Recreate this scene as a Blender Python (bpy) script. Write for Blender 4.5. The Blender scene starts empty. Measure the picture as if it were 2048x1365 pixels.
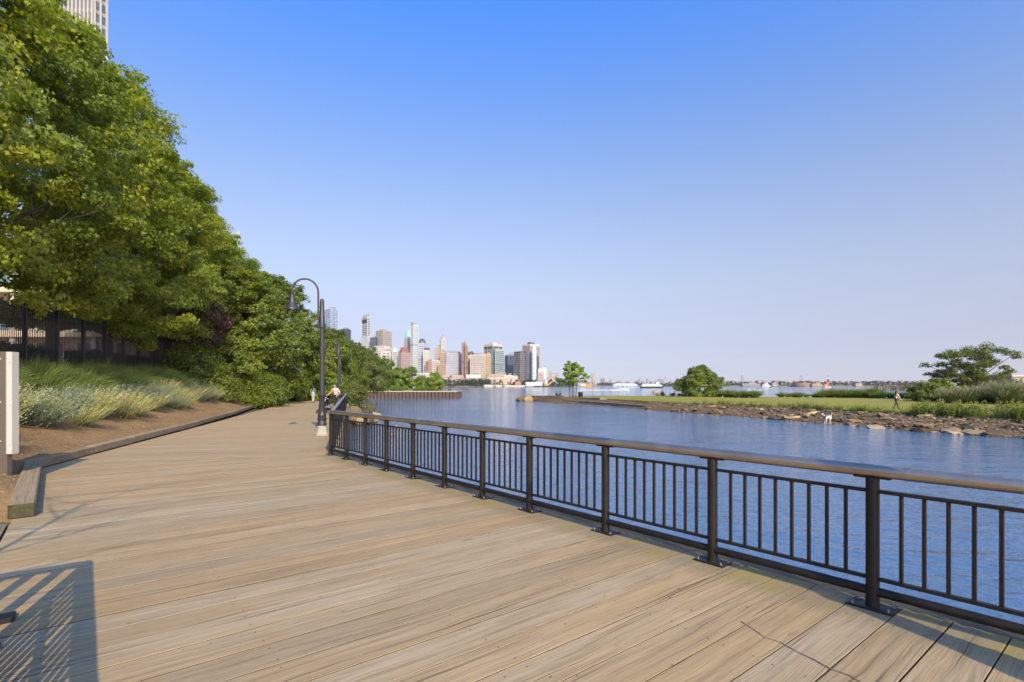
import bpy, bmesh, math, random
import numpy as np
from mathutils import Vector, Matrix
S = bpy.context.scene
COL = S.collection
R = math.radians

# ------------------------------------------------------------ camera, sky, sun, exposure
F, HX, HY, CH = 1060.0, 1024.0, 771.0, 1.66      # focal length and horizon of the photograph (2048 px wide), eye height
cam = bpy.data.objects.new('camera', bpy.data.cameras.new('camera'))
COL.objects.link(cam)
cam.location = (0, 0, CH)
cam.rotation_euler = (R(90), 0, 0)
cam.data.sensor_width = 36
cam.data.lens = 36 * F / 2048
cam.data.shift_y = (HY - 682.5) / 2048
cam.data.clip_start = 0.05
cam.data.clip_end = 30000
S.camera = cam
SUN_EL, SUN_AZ = R(34), R(157.8)                 # azimuth clockwise from +Y
W = bpy.data.worlds.new('World'); S.world = W; W.use_nodes = True
nt = W.node_tree
sky = nt.nodes.new('ShaderNodeTexSky'); sky.sky_type = 'NISHITA'
sky.sun_disc = False; sky.sun_elevation = SUN_EL; sky.sun_rotation = SUN_AZ
sky.altitude = 0; sky.air_density = 1.0; sky.dust_density = 3.0; sky.ozone_density = 6.0
bg = nt.nodes['Background']; bg.inputs['Strength'].default_value = 0.10
# colour of the sky by height: deep blue above, pale lavender haze at the horizon, the same all round
tcw = nt.nodes.new('ShaderNodeTexCoord'); sxw = nt.nodes.new('ShaderNodeSeparateXYZ'); nt.links.new(tcw.outputs['Generated'], sxw.inputs[0])
rpw = nt.nodes.new('ShaderNodeValToRGB'); nt.links.new(sxw.outputs[2], rpw.inputs[0]); crw = rpw.color_ramp
SKY = [(0.004, (7.69, 6.27, 6.26)), (0.012, (5.66, 4.77, 4.99)), (0.022, (3.91, 3.32, 3.6)), (0.033, (2.89, 2.45, 2.71)), (0.05, (2.17, 1.75, 1.92)), (0.07, (1.86, 1.41, 1.46)), (0.09, (1.75, 1.27, 1.24)), (0.12, (1.73, 1.22, 1.1)), (0.15, (1.77, 1.22, 1.06)), (0.181, (1.81, 1.27, 1.05)), (0.24, (1.83, 1.32, 1.12)), (0.3, (1.76, 1.35, 1.21)), (0.343, (1.65, 1.37, 1.29)), (0.41, (1.42, 1.37, 1.47)), (0.479, (1.09, 1.36, 1.7)), (0.588, (0.605, 1.35, 2.19)), (0.8, (0.558, 1.32, 2.19))]
while len(crw.elements) > 1: crw.elements.remove(crw.elements[-1])
for i, (p_, c_) in enumerate(SKY):
    e_ = crw.elements[0] if i == 0 else crw.elements.new(p_)
    e_.position = p_; e_.color = (c_[0] / 7.9, c_[1] / 7.9, c_[2] / 7.9, 1)
mxw = nt.nodes.new('ShaderNodeVectorMath'); mxw.operation = 'MULTIPLY'; nt.links.new(sky.outputs['Color'], mxw.inputs[0]); nt.links.new(rpw.outputs['Color'], mxw.inputs[1])
scw = nt.nodes.new('ShaderNodeVectorMath'); scw.operation = 'SCALE'; scw.inputs['Scale'].default_value = 7.9; nt.links.new(mxw.outputs[0], scw.inputs[0])
nt.links.new(scw.outputs[0], bg.inputs['Color'])
sd = bpy.data.lights.new('sun', 'SUN'); sd.energy = 3.0; sd.angle = R(0.5); sd.color = (1.0, 0.87, 0.56)
sun = bpy.data.objects.new('sun', sd); COL.objects.link(sun)
sdir = Vector((math.sin(SUN_AZ) * math.cos(SUN_EL), math.cos(SUN_AZ) * math.cos(SUN_EL), math.sin(SUN_EL)))
sun.rotation_euler = sdir.to_track_quat('Z', 'Y').to_euler()
S.view_settings.view_transform = 'Standard'; S.view_settings.look = 'None'
S.view_settings.exposure = 0.85; S.view_settings.gamma = 1; S.view_settings.use_curve_mapping = False
S.render.engine = 'CYCLES'
S.cycles.use_denoising = True
S.cycles.max_bounces = 6; S.cycles.diffuse_bounces = 3; S.cycles.glossy_bounces = 3
S.cycles.transparent_max_bounces = 8; S.cycles.volume_bounces = 0
S.cycles.sample_clamp_indirect = 6

def at(px, Y, z=0.0):                            # point of the place seen in column px at distance Y
    return Vector(((px - HX) / F * Y, Y, z))
def zat(py, Y):                                  # height seen in row py at distance Y
    return CH + (HY - py) / F * Y
def gp(px, py, z=0.0):                           # point of the level z seen at (px, py)
    Y = (CH - z) * F / (py - HY)
    return Vector(((px - HX) / F * Y, Y, z))

# ------------------------------------------------------------ naming helpers
def tag(o, label=None, cat=None, group=None, kind=None):
    if label: o['label'] = label
    if cat: o['category'] = cat
    if group: o['group'] = group
    if kind: o['kind'] = kind
    return o
def empty(name, loc=(0, 0, 0), rz=0.0, label=None, cat=None, group=None, kind=None):
    o = bpy.data.objects.new(name, None); COL.objects.link(o)
    o.empty_display_size = 0.2
    o.location = loc; o.rotation_euler = (0, 0, rz)
    return tag(o, label, cat, group, kind)
def link(name, me, parent=None, loc=None, rot=None, scale=None):
    o = bpy.data.objects.new(name, me); COL.objects.link(o)
    if parent: o.parent = parent
    if loc is not None: o.location = loc
    if rot is not None: o.rotation_euler = rot
    if scale is not None: o.scale = (scale,) * 3 if isinstance(scale, (int, float)) else scale
    return o
KIDS = {}
def copy_tree(o, loc, rz, scale=1.0, label=None, group=None):
    def rec(s, parent):
        c = s.copy(); COL.objects.link(c)
        if parent: c.parent = parent
        for k in s.children: rec(k, c)
        return c
    c = rec(o, None)
    c.location = loc; c.rotation_euler = (0, 0, rz)
    c.scale = (scale,) * 3 if isinstance(scale, (int, float)) else scale
    if label: c['label'] = label
    if group: c['group'] = group
    return c

# ------------------------------------------------------------ mesh builder
class MB:
    def __init__(s): s.v = []; s.f = []; s.m = []; s.mi = 0
    def add(s, vs, fs):
        n = len(s.v); s.v.extend([tuple(v) for v in vs])
        for f in fs: s.f.append([n + i for i in f]); s.m.append(s.mi)
        return s
    def prism(s, poly, z0, z1, top=None):
        n = len(poly); top = top or poly
        z0 = z0 if hasattr(z0, '__len__') else [z0] * n
        z1 = z1 if hasattr(z1, '__len__') else [z1] * n
        vs = [(p[0], p[1], z0[i]) for i, p in enumerate(poly)] + [(p[0], p[1], z1[i]) for i, p in enumerate(top)]
        fs = [list(range(n))[::-1], [n + i for i in range(n)]] + [[i, (i + 1) % n, n + (i + 1) % n, n + i] for i in range(n)]
        return s.add(vs, fs)
    def box(s, c, d, rz=0.0, rx=0.0, ry=0.0):
        M = Matrix.Rotation(rz, 3, 'Z') @ Matrix.Rotation(ry, 3, 'Y') @ Matrix.Rotation(rx, 3, 'X')
        c = Vector(c)
        vs = [c + M @ Vector((x * d[0] / 2, y * d[1] / 2, z * d[2] / 2)) for z in (-1, 1) for x, y in ((-1, -1), (1, -1), (1, 1), (-1, 1))]
        return s.add(vs, [[3, 2, 1, 0], [4, 5, 6, 7], [0, 1, 5, 4], [1, 2, 6, 5], [2, 3, 7, 6], [3, 0, 4, 7]])
    def bar(s, a, b, w, h=None):                  # box from a to b
        a = Vector(a); b = Vector(b); h = h or w
        d = (b - a); L = d.length; d.normalize()
        u = d.cross(Vector((0, 0, 1)));
        u = Vector((1, 0, 0)) if u.length < 1e-4 else u.normalized()
        k = u.cross(d)
        vs = [p + u * x * w / 2 + k * y * h / 2 for p in (a, b) for x, y in ((-1, -1), (1, -1), (1, 1), (-1, 1))]
        return s.add(vs, [[3, 2, 1, 0], [4, 5, 6, 7], [0, 1, 5, 4], [1, 2, 6, 5], [2, 3, 7, 6], [3, 0, 4, 7]])
    def tube(s, pts, rad, n=8, cap=True):
        pts = [Vector(p) for p in pts]
        rad = rad if hasattr(rad, '__len__') else [rad] * len(pts)
        vs = []; ref = None
        for i, p in enumerate(pts):
            d = (pts[min(i + 1, len(pts) - 1)] - pts[max(i - 1, 0)]).normalized()
            if ref is None:
                ref = Vector((0, 0, 1)).cross(d)
                if ref.length < 1e-3: ref = Vector((1, 0, 0))
            ref = (ref - d * ref.dot(d)).normalized(); w = d.cross(ref)
            for k in range(n):
                a = 2 * math.pi * k / n
                vs.append(p + (ref * math.cos(a) + w * math.sin(a)) * rad[i])
        fs = [[i * n + k, i * n + (k + 1) % n, (i + 1) * n + (k + 1) % n, (i + 1) * n + k] for i in range(len(pts) - 1) for k in range(n)]
        if cap:
            fs.append(list(range(n))[::-1]); fs.append([(len(pts) - 1) * n + k for k in range(n)])
        return s.add(vs, fs)
    def lathe(s, prof, c=(0, 0, 0), n=16):
        c = Vector(c)
        vs = [c + Vector((r * math.cos(2 * math.pi * k / n), r * math.sin(2 * math.pi * k / n), z)) for r, z in prof for k in range(n)]
        m = len(prof)
        fs = [[i * n + k, i * n + (k + 1) % n, (i + 1) * n + (k + 1) % n, (i + 1) * n + k] for i in range(m - 1) for k in range(n)]
        fs.append(list(range(n))[::-1]); fs.append([(m - 1) * n + k for k in range(n)])
        return s.add(vs, fs)
    def ball(s, c, r, n=10, m=6):
        r = r if hasattr(r, '__len__') else (r, r, r)
        vs = [(c[0], c[1], c[2] - r[2])]
        for i in range(1, m):
            t = math.pi * i / m - math.pi / 2
            for k in range(n):
                a = 2 * math.pi * k / n
                vs.append((c[0] + r[0] * math.cos(t) * math.cos(a), c[1] + r[1] * math.cos(t) * math.sin(a), c[2] + r[2] * math.sin(t)))
        vs.append((c[0], c[1], c[2] + r[2]))
        fs = [[0, 1 + (k + 1) % n, 1 + k] for k in range(n)]
        fs += [[1 + i * n + k, 1 + i * n + (k + 1) % n, 1 + (i + 1) * n + (k + 1) % n, 1 + (i + 1) * n + k] for i in range(m - 2) for k in range(n)]
        t = len(vs) - 1; b = 1 + (m - 2) * n
        fs += [[t, b + k, b + (k + 1) % n] for k in range(n)]
        return s.add(vs, fs)
    def mesh(s, name, mats, smooth=False, bevel=0.0):
        me = bpy.data.meshes.new(name)
        me.from_pydata([tuple(v) for v in s.v], [], s.f)
        for m in (mats if isinstance(mats, (list, tuple)) else [mats]): me.materials.append(m)
        if any(s.m): me.polygons.foreach_set('material_index', s.m)
        if bevel:
            bm = bmesh.new(); bm.from_mesh(me)
            bmesh.ops.bevel(bm, geom=bm.edges[:], offset=bevel, segments=1, affect='EDGES', clamp_overlap=True)
            bm.to_mesh(me); bm.free()
        if smooth:
            me.polygons.foreach_set('use_smooth', [True] * len(me.polygons))
            if smooth != 'all':
                try: me.set_sharp_from_angle(angle=R(40))
                except Exception: pass
        me.update()
        return me
    def build(s, name, mats, parent=None, loc=None, rot=None, smooth=False, bevel=0.0):
        return link(name, s.mesh(name, mats, smooth, bevel), parent, loc, rot)

def quads_mesh(name, mat, V, tint=None, k=4):
    """V: (N,k,3) array of separate polygons; tint: (N,) attribute."""
    N = V.shape[0]
    me = bpy.data.meshes.new(name)
    me.vertices.add(N * k); me.vertices.foreach_set('co', V.reshape(-1).astype(np.float32))
    me.loops.add(N * k); me.loops.foreach_set('vertex_index', np.arange(N * k, dtype=np.int32))
    me.polygons.add(N); me.polygons.foreach_set('loop_start', np.arange(0, N * k, k, dtype=np.int32))
    if tint is not None:
        a = me.attributes.new('tint', 'FLOAT', 'FACE'); a.data.foreach_set('value', tint.astype(np.float32))
    me.update(calc_edges=True)
    for m in (mat if isinstance(mat, (list, tuple)) else [mat]): me.materials.append(m)
    return me

# ------------------------------------------------------------ material helper
class NT:
    def __init__(s, name):
        s.m = bpy.data.materials.new(name); s.m.use_nodes = True
        s.t = s.m.node_tree; s.b = s.t.nodes['Principled BSDF']; s.out = s.t.nodes['Material Output']
    def n(s, typ, **kw):
        n = s.t.nodes.new(typ)
        for k, v in kw.items():
            if k.startswith('i_'):
                key = k[2:]; key = int(key) if key.isdigit() else key.replace('_', ' ')
                if hasattr(v, 'is_output'): s.t.links.new(v, n.inputs[key])
                else: n.inputs[key].default_value = v
            else: setattr(n, k, v)
        return n
    def l(s, a, b): s.t.links.new(a, b)
    def math(s, op, a, b=0.0, c=None, clamp=False):
        n = s.n('ShaderNodeMath', operation=op, use_clamp=clamp)
        for i, x in enumerate((a, b) if c is None else (a, b, c)):
            if hasattr(x, 'is_output'): s.l(x, n.inputs[i])
            else: n.inputs[i].default_value = x
        return n.outputs[0]
    def mix(s, fac, a, b, mode='MIX'):
        n = s.n('ShaderNodeMix', data_type='RGBA', blend_type=mode)
        for i, x in ((0, fac), (6, a), (7, b)):
            if hasattr(x, 'is_output'): s.l(x, n.inputs[i])
            else: n.inputs[i].default_value = x if i == 0 else (x[0], x[1], x[2], 1)
        return n.outputs[2]
    def ramp(s, fac, stops):
        n = s.n('ShaderNodeValToRGB'); r = n.color_ramp
        while len(r.elements) > 1: r.elements.remove(r.elements[-1])
        for i, (p, c) in enumerate(stops):
            e = r.elements[0] if i == 0 else r.elements.new(p)
            e.position = p; c = c if hasattr(c, '__len__') else (c, c, c); e.color = (c[0], c[1], c[2], 1)
        s.l(fac, n.inputs[0]); return n.outputs[0]
    def coord(s, kind='Object'): return s.n('ShaderNodeTexCoord').outputs[kind]
    def mapv(s, v, scale=(1, 1, 1), loc=(0, 0, 0)):
        n = s.n('ShaderNodeMapping'); s.l(v, n.inputs[0]); n.inputs['Scale'].default_value = scale; n.inputs['Location'].default_value = loc
        return n.outputs[0]
    def noise(s, v, scale=1.0, detail=4, rough=.55, dist=0.0):
        n = s.n('ShaderNodeTexNoise'); s.l(v, n.inputs['Vector'])
        n.inputs['Scale'].default_value = scale; n.inputs['Detail'].default_value = detail
        n.inputs['Roughness'].default_value = rough; n.inputs['Distortion'].default_value = dist
        return n.outputs[0]
    def bump(s, h, strength=.3, dist=.02):
        n = s.n('ShaderNodeBump'); s.l(h, n.inputs['Height']); n.inputs['Strength'].default_value = strength; n.inputs['Distance'].default_value = dist
        s.l(n.outputs[0], s.b.inputs['Normal']); return n
    def setp(s, **kw):
        for k, v in kw.items():
            i = s.b.inputs[k.replace('_', ' ')]
            if hasattr(v, 'is_output'): s.l(v, i)
            else: i.default_value = (v[0], v[1], v[2], 1) if hasattr(v, '__len__') else v
        return s

def m_plain(name, c, rough=.7, metal=0.0, var=.12, scale=3.0, bump=0.0):
    t = NT(name); v = t.coord('Object')
    n = t.noise(v, scale, 5, .6)
    k = t.ramp(n, [(.25, 1 - var), (.75, 1 + var)])
    t.setp(Base_Color=t.mix(1.0, c, k, 'MULTIPLY'), Roughness=rough, Metallic=metal)
    if bump: t.bump(n, bump, .02)
    return t.m
def m_leaf(name, stops, trans=.35, rough=.5, objvar=.0):
    t = NT(name)
    a = t.n('ShaderNodeAttribute', attribute_name='tint').outputs['Fac']
    if objvar:
        r = t.n('ShaderNodeObjectInfo').outputs['Random']
        a = t.math('ADD', a, t.math('MULTIPLY', t.math('SUBTRACT', r, .5), objvar), clamp=True)
    c = t.ramp(a, stops)
    t.setp(Base_Color=c, Roughness=rough)
    t.b.inputs['Specular IOR Level'].default_value = .35
    tr = t.n('ShaderNodeBsdfTranslucent'); t.l(t.mix(1.0, c, (1.5, 1.6, .6), 'MULTIPLY'), tr.inputs[0])
    mx = t.n('ShaderNodeMixShader'); mx.inputs[0].default_value = trans
    t.l(t.b.outputs[0], mx.inputs[1]); t.l(tr.outputs[0], mx.inputs[2]); t.l(mx.outputs[0], t.out.inputs[0])
    return t.m

def m_deck(name, moss=True, grey=0.0, tone=1.0):
    t = NT(name); v = t.coord('Object')
    rnd = t.n('ShaderNodeObjectInfo').outputs['Random']
    off = t.n('ShaderNodeCombineXYZ'); t.l(t.math('MULTIPLY', rnd, 91.0), off.inputs[0]); t.l(t.math('MULTIPLY', rnd, 37.0), off.inputs[1]); t.l(t.math('MULTIPLY', rnd, 13.0), off.inputs[2])
    va = t.n('ShaderNodeVectorMath', operation='ADD'); t.l(v, va.inputs[0]); t.l(off.outputs[0], va.inputs[1]); w = va.outputs[0]
    warp = t.noise(t.mapv(w, (1.1, 3, 1)), 1.0, 2, .5)
    wv = t.n('ShaderNodeVectorMath', operation='ADD'); t.l(w, wv.inputs[0])
    cw = t.n('ShaderNodeCombineXYZ'); t.l(t.math('MULTIPLY', warp, .10), cw.inputs[1]); t.l(cw.outputs[0], wv.inputs[1]); g = wv.outputs[0]
    g1 = t.noise(t.mapv(g, (.9, 26, 4)), 1.0, 6, .65)
    g2 = t.noise(t.mapv(g, (2.5, 150, 9)), 1.0, 4, .7)
    bl = t.noise(t.mapv(w, (.7, 2.2, 1)), 1.0, 4, .6)
    bl2 = t.noise(t.mapv(w, (2.2, 9, 1), (5, 2, 0)), 1.0, 5, .65)
    # drying checks: thin dark lines along the grain, in patches
    cn = t.noise(t.mapv(g, (.20, 27, 1), (3, 7, 0)), 1.0, 1, .25)
    ridge = t.math('ABSOLUTE', t.math('SUBTRACT', cn, .5))
    crack = t.math('MULTIPLY', t.ramp(ridge, [(.0, .72), (.012, .5), (.028, 0)]), t.ramp(t.noise(t.mapv(w, (.6, 5, 1), (9, 1, 0)), 1.0, 3, .6), [(.45, 0), (.62, 1)]))
    cn2 = t.noise(t.mapv(g, (.30, 75, 1), (1, 3, 0)), 1.0, 1, .25)
    crack2 = t.math('MULTIPLY', t.ramp(t.math('ABSOLUTE', t.math('SUBTRACT', cn2, .5)), [(.0, .7), (.05, 0)]), t.ramp(bl2, [(.40, 0), (.60, .85)]))
    vo = t.n('ShaderNodeTexVoronoi', feature='F1'); t.l(t.mapv(g, (1.3, 5.2, 1)), vo.inputs['Vector']); vo.inputs['Scale'].default_value = 1.0
    knot = t.ramp(vo.outputs['Distance'], [(.0, 1), (.055, .9), (.075, .25), (.10, .5), (.13, 0)])
    kgate = t.n('ShaderNodeSeparateColor'); t.l(vo.outputs['Color'], kgate.inputs[0])
    knot = t.math('MULTIPLY', knot, t.ramp(kgate.outputs[0], [(.62, 0), (.66, 1)]))
    tan = t.mix(rnd, (.425, .275, .135), (.375, .252, .132))
    gre = t.mix(rnd, (.36, .262, .160), (.42, .312, .192))
    base = t.mix(t.ramp(t.math('ADD', t.math('ADD', bl, t.math('MULTIPLY', t.math('SUBTRACT', rnd, .5), .26)), grey), [(.36, 0), (.74, .85)]), tan, gre)
    base = t.mix(t.ramp(bl2, [(.52, 0), (.75, .45)]), base, (.41, .245, .105))
    base = t.mix(1.0, base, t.ramp(g1, [(.28, .70), (.5, .98), (.72, 1.13)]), 'MULTIPLY')
    base = t.mix(1.0, base, t.ramp(g2, [(.3, .72), (.55, 1.0), (.75, 1.10)]), 'MULTIPLY')
    base = t.mix(1.0, base, t.ramp(t.math('FRACT', t.math('MULTIPLY', rnd, 7.31)), [(0, .90), (1, 1.09)]), 'MULTIPLY')
    base = t.mix(t.math('MULTIPLY', knot, .55), base, (.17, .09, .04))
    base = t.mix(crack, base, (.045, .03, .02)); base = t.mix(t.math('MULTIPLY', crack2, .65), base, (.10, .065, .04))
    if moss:                                       # algae and grime on the plank ends by the railing
        sx = t.n('ShaderNodeSeparateXYZ'); t.l(v, sx.inputs[0])
        edge = t.ramp(t.math('ADD', sx.outputs[0], t.math('MULTIPLY', t.math('SUBTRACT', bl2, .5), .55)), [(.0, 1), (.36, .75), (.62, 0)])
        yel = t.math('MULTIPLY', edge, t.ramp(t.noise(w, 1.3, 4, .6), [(.48, 0), (.62, .7)]))
        base = t.mix(t.math('MULTIPLY', edge, .6), base, (.17, .135, .09))
        base = t.mix(yel, base, (.30, .225, .05))
    if tone != 1.0: base = t.mix(1.0, base, (tone, tone * .97, tone * .95), 'MULTIPLY')
    t.setp(Base_Color=base, Roughness=.78)
    t.b.inputs['Specular IOR Level'].default_value = .25
    h = t.math('SUBTRACT', t.math('ADD', t.math('MULTIPLY', g1, .6), t.math('MULTIPLY', g2, .35)), t.math('MULTIPLY', crack, 1.2))
    t.bump(h, .45, .006)
    return t.m

M = {}
M['deck'] = m_deck('deck_wood')
M['deck2'] = m_deck('deck_wood_plain', moss=False)
M['timber'] = m_deck('weathered_timber', moss=False, grey=.3, tone=.80)
M['black'] = m_plain('dark_bronze_paint', (.014, .011, .0095), .5, .0, .25, 9); M['black'].node_tree.nodes['Principled BSDF'].inputs['Specular IOR Level'].default_value = .3
def m_worn(name, c, rust):
    t = NT(name); v = t.coord('Object')
    n = t.noise(v, 9, 5, .6); k = t.noise(v, 30, 4, .7)
    col = t.mix(1.0, c, t.ramp(n, [(.25, .7), (.75, 1.35)]), 'MULTIPLY')
    col = t.mix(t.ramp(k, [(.60, 0), (.74, .8)]), col, rust)
    t.setp(Base_Color=col, Roughness=t.ramp(n, [(.3, .42), (.7, .62)])); t.b.inputs['Specular IOR Level'].default_value = .3; t.bump(k, .15, .004)
    return t.m
M['black'] = m_worn('dark_bronze_paint', (.014, .011, .0095), (.055, .032, .020))
M['iron'] = m_plain('black_iron_paint', (.010, .010, .011), .5, 0, .2, 8)
M['lamp'] = m_plain('lamp_black_paint', (.028, .027, .028), .45, 0, .2, 8)
M['bolt'] = m_plain('galvanised_bolt', (.35, .33, .30), .45, .8, .2, 40)
M['concrete'] = m_plain('pale_concrete', (.36, .31, .245), .9, 0, .22, 5, .3)
M['concrete_d'] = m_plain('dark_concrete', (.16, .14, .11), .95, 0, .35, 2, .4)
M['white'] = m_plain('white_paint', (.45, .41, .345), .6, 0, .05, 3)
M['brownpaint'] = m_plain('brown_paint', (.105, .080, .062), .5, 0, .08, 6)
M['bark'] = m_plain('bark', (.10, .075, .055), .95, 0, .4, 6, .6)
M['barklight'] = m_plain('grey_bark', (.20, .165, .125), .95, 0, .35, 6, .5)

def m_rail():
    t = NT('brushed_bronze_rail'); v = t.coord('Object')
    n = t.noise(t.mapv(v, (1, 1, 1)), 2.0, 5, .6); k = t.noise(t.mapv(v, (60, 60, 60)), 1.0, 2, .5)
    t.setp(Base_Color=t.mix(t.ramp(n, [(.35, 0), (.7, 1)]), (.36, .285, .22), (.48, .40, .32)), Metallic=.85, Roughness=t.ramp(k, [(.3, .30), (.7, .42)]))
    return t.m
M['rail'] = m_rail()

def m_ground(name, c1, c2, c3, s1=.6, s2=7, rough=.95, bump=.6, bd=.04):
    t = NT(name); v = t.coord('Object')
    a = t.noise(v, s1, 5, .6); b = t.noise(v, s2, 6, .7); c = t.noise(v, s2 * 6, 3, .7)
    col = t.mix(t.ramp(a, [(.38, 0), (.62, 1)]), c1, c2)
    col = t.mix(t.ramp(b, [(.48, 0), (.68, .85)]), col, c3)
    col = t.mix(1.0, col, t.ramp(c, [(.25, .6), (.7, 1.25)]), 'MULTIPLY')
    t.setp(Base_Color=col, Roughness=rough); t.b.inputs['Specular IOR Level'].default_value = .15
    t.bump(t.math('ADD', b, c), bump, bd); return t.m
M['soil'] = m_ground('mulch_soil', (.32, .185, .085), (.27, .15, .068), (.41, .26, .125), .5, 9, .95, .7, .05)
M['lawn'] = m_ground('lawn_grass', (.25, .22, .035), (.31, .25, .055), (.16, .17, .028), .12, 1.6, .95, .5, .08)
M['meadow'] = m_ground('rough_meadow', (.16, .19, .035), (.22, .21, .06), (.09, .12, .025), .15, 1.3, .95, .5, .1)
M['mud'] = m_ground('shore_mud', (.15, .092, .045), (.21, .132, .066), (.08, .050, .026), .5, 4, .9, .8, .08)
M['land'] = m_ground('park_ground', (.10, .10, .045), (.13, .105, .06), (.07, .08, .03), .2, 2, .95, .4, .05)
def m_stone():
    t = NT('shore_stone'); v = t.coord('Object'); r = t.n('ShaderNodeObjectInfo').outputs['Random']
    n = t.noise(v, 4, 6, .65)
    c = t.ramp(r, [(0, (.06, .038, .020)), (.35, (.14, .088, .042)), (.65, (.24, .155, .075)), (.88, (.36, .24, .12)), (1, (.50, .36, .19))])
    t.setp(Base_Color=t.mix(1.0, c, t.ramp(n, [(.3, .6), (.7, 1.2)]), 'MULTIPLY'), Roughness=.9); t.bump(n, .6, .05); return t.m
M['stone'] = m_stone()

def m_water():
    t = NT('river_water'); v = t.coord('Object')
    d = t.noise(t.mapv(v, (.35, 1.0, 1)), .07, 3, .5)
    a = t.noise(t.mapv(v, (.55, 1.0, 1)), .55, 3, .55, .6)
    b = t.noise(t.mapv(v, (.7, 1.1, 1)), 2.6, 3, .6, .5)
    c = t.noise(t.mapv(v, (.8, 1.0, 1)), 9.0, 2, .6)
    h = t.math('ADD', t.math('ADD', t.math('MULTIPLY', a, .55), t.math('MULTIPLY', b, .21)), t.math('MULTIPLY', c, .06))
    gust = t.ramp(t.noise(t.mapv(v, (.25, 1, 1)), .03, 3, .6), [(.3, .45), (.7, 1.3)])
    col = t.mix(d, (.044, .098, .180), (.078, .145, .255))
    t.setp(Base_Color=col, Roughness=.055); t.b.inputs['IOR'].default_value = 1.33
    bn = t.bump(h, 1.0, .40); t.l(t.math('MULTIPLY', gust, .9), bn.inputs['Strength'])
    return t.m
M['water'] = m_water()

# ------------------------------------------------------------ setting: river, ground, boardwalk
WZ = -1.5                                         # tide level below the deck
w = MB(); w.add([(-9000, -60, WZ), (9000, -60, WZ), (9000, 14000, WZ), (-9000, 14000, WZ)], [[0, 1, 2, 3]])
tag(w.build('water', M['water']), kind='structure')

K = Vector((-4.323, 12.66, 0)); A = Vector((2.696, 3.963, 0))
d1 = (A - K).normalized(); p1 = Vector((d1.y, -d1.x, 0)); p1 = p1 if p1.x < 0 else -p1       # along railing one / into the deck
MM = Vector((-12.2, 39.0, 0)); d2 = (MM - K).normalized(); p2 = Vector((-d2.y, d2.x, 0)); p2 = p2 if p2.x < 0 else -p2
DW = 5.28
C = K + d1 * -1.64 + p1 * DW                      # corner of the deck at the kerb
# shoreline of the park (right side) with the wall below the deck
S0 = K + d1 * 24
shore = [S0, K, MM, Vector((-14.4, 47, 0)), Vector((-18, 58, 0)), Vector((-24, 80, 0)), Vector((-39, 129.4, 0)), Vector((-39, 175, 0)), Vector((-400, 200, 0)), Vector((-400, -50, 0)), Vector((10.9, -50, 0))]
g = MB(); g.prism([(p.x, p.y) for p in shore], -3.0, -0.14)
tag(g.build('ground', M['land']), kind='structure')

# boardwalk: separate planks over a near-black slab that paints shade into the gaps
def clip(poly, n, c):                             # keep n.p <= c
    out = []
    for i in range(len(poly)):
        a, b = poly[i], poly[(i + 1) % len(poly)]
        da, db = a.dot(n) - c, b.dot(n) - c
        if da <= 0: out.append(a)
        if da * db < 0: out.append(a.lerp(b, da / (da - db)))
    return out
OUT = 0.16
K1 = K - p1 * OUT
bw = MB()
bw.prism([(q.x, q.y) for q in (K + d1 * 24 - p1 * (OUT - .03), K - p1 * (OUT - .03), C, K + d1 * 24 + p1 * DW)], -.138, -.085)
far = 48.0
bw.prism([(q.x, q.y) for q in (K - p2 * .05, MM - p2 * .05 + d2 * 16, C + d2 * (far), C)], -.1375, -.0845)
boardwalk = tag(bw.build('boardwalk', m_plain('gap_shade_slab', (.02, .016, .012), .95)), kind='structure')
rng = random.Random(5)
M['plankside'] = m_plain('dirty_shaded_plank_side', (.045, .030, .018), .95)
PW = .298
def plank_mesh(poly, th=.075):
    m = MB(); m.prism([(q.x, q.y) for q in poly], -th, 0)
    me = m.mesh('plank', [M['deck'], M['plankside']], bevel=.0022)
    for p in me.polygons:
        if p.center.z < -.004: p.material_index = 1   # sides dirty, and painted darker so sunlit gaps read as shaded
    return me
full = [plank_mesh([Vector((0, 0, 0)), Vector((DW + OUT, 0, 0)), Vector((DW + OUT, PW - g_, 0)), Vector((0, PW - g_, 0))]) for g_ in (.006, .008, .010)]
def frame(o, x, y): return Matrix(((x.x, y.x, 0, o.x), (x.y, y.y, 0, o.y), (0, 0, 1, 0), (0, 0, 0, 1)))
mit_n = None
n = Vector((-(C - K).y, (C - K).x, 0)).normalized()
if n.dot(d1) > 0: n = -n                          # n points away from section one
for i in range(-6, 79):
    s0 = i * PW
    if s0 > 23.5: break
    o = K1 + d1 * s0
    Mx = frame(o, p1, d1)
    if s0 >= 0.01:
        ob = link('plank', rng.choice(full), boardwalk)
    else:
        gp_ = .008
        poly = [Vector((0, 0, 0)), Vector((DW + OUT, 0, 0)), Vector((DW + OUT, PW - gp_, 0)), Vector((0, PW - gp_, 0))]
        inv = Mx.inverted(); kk = inv @ K; nn = inv.to_3x3() @ n
        poly = clip(poly, nn, kk.dot(nn) - .003)
        if len(poly) < 3: continue
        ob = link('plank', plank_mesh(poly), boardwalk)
    L = Matrix.Translation((0, 0, rng.uniform(-.002, .001))) @ Mx @ Matrix.Rotation(rng.uniform(-.0015, .0015), 4, 'X')
    ob.matrix_local = L
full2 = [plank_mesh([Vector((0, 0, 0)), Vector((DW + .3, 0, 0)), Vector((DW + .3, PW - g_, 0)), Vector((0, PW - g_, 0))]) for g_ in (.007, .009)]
for me in full2: me.materials[0] = M['deck2']
K2 = K - p2 * .12
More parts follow.
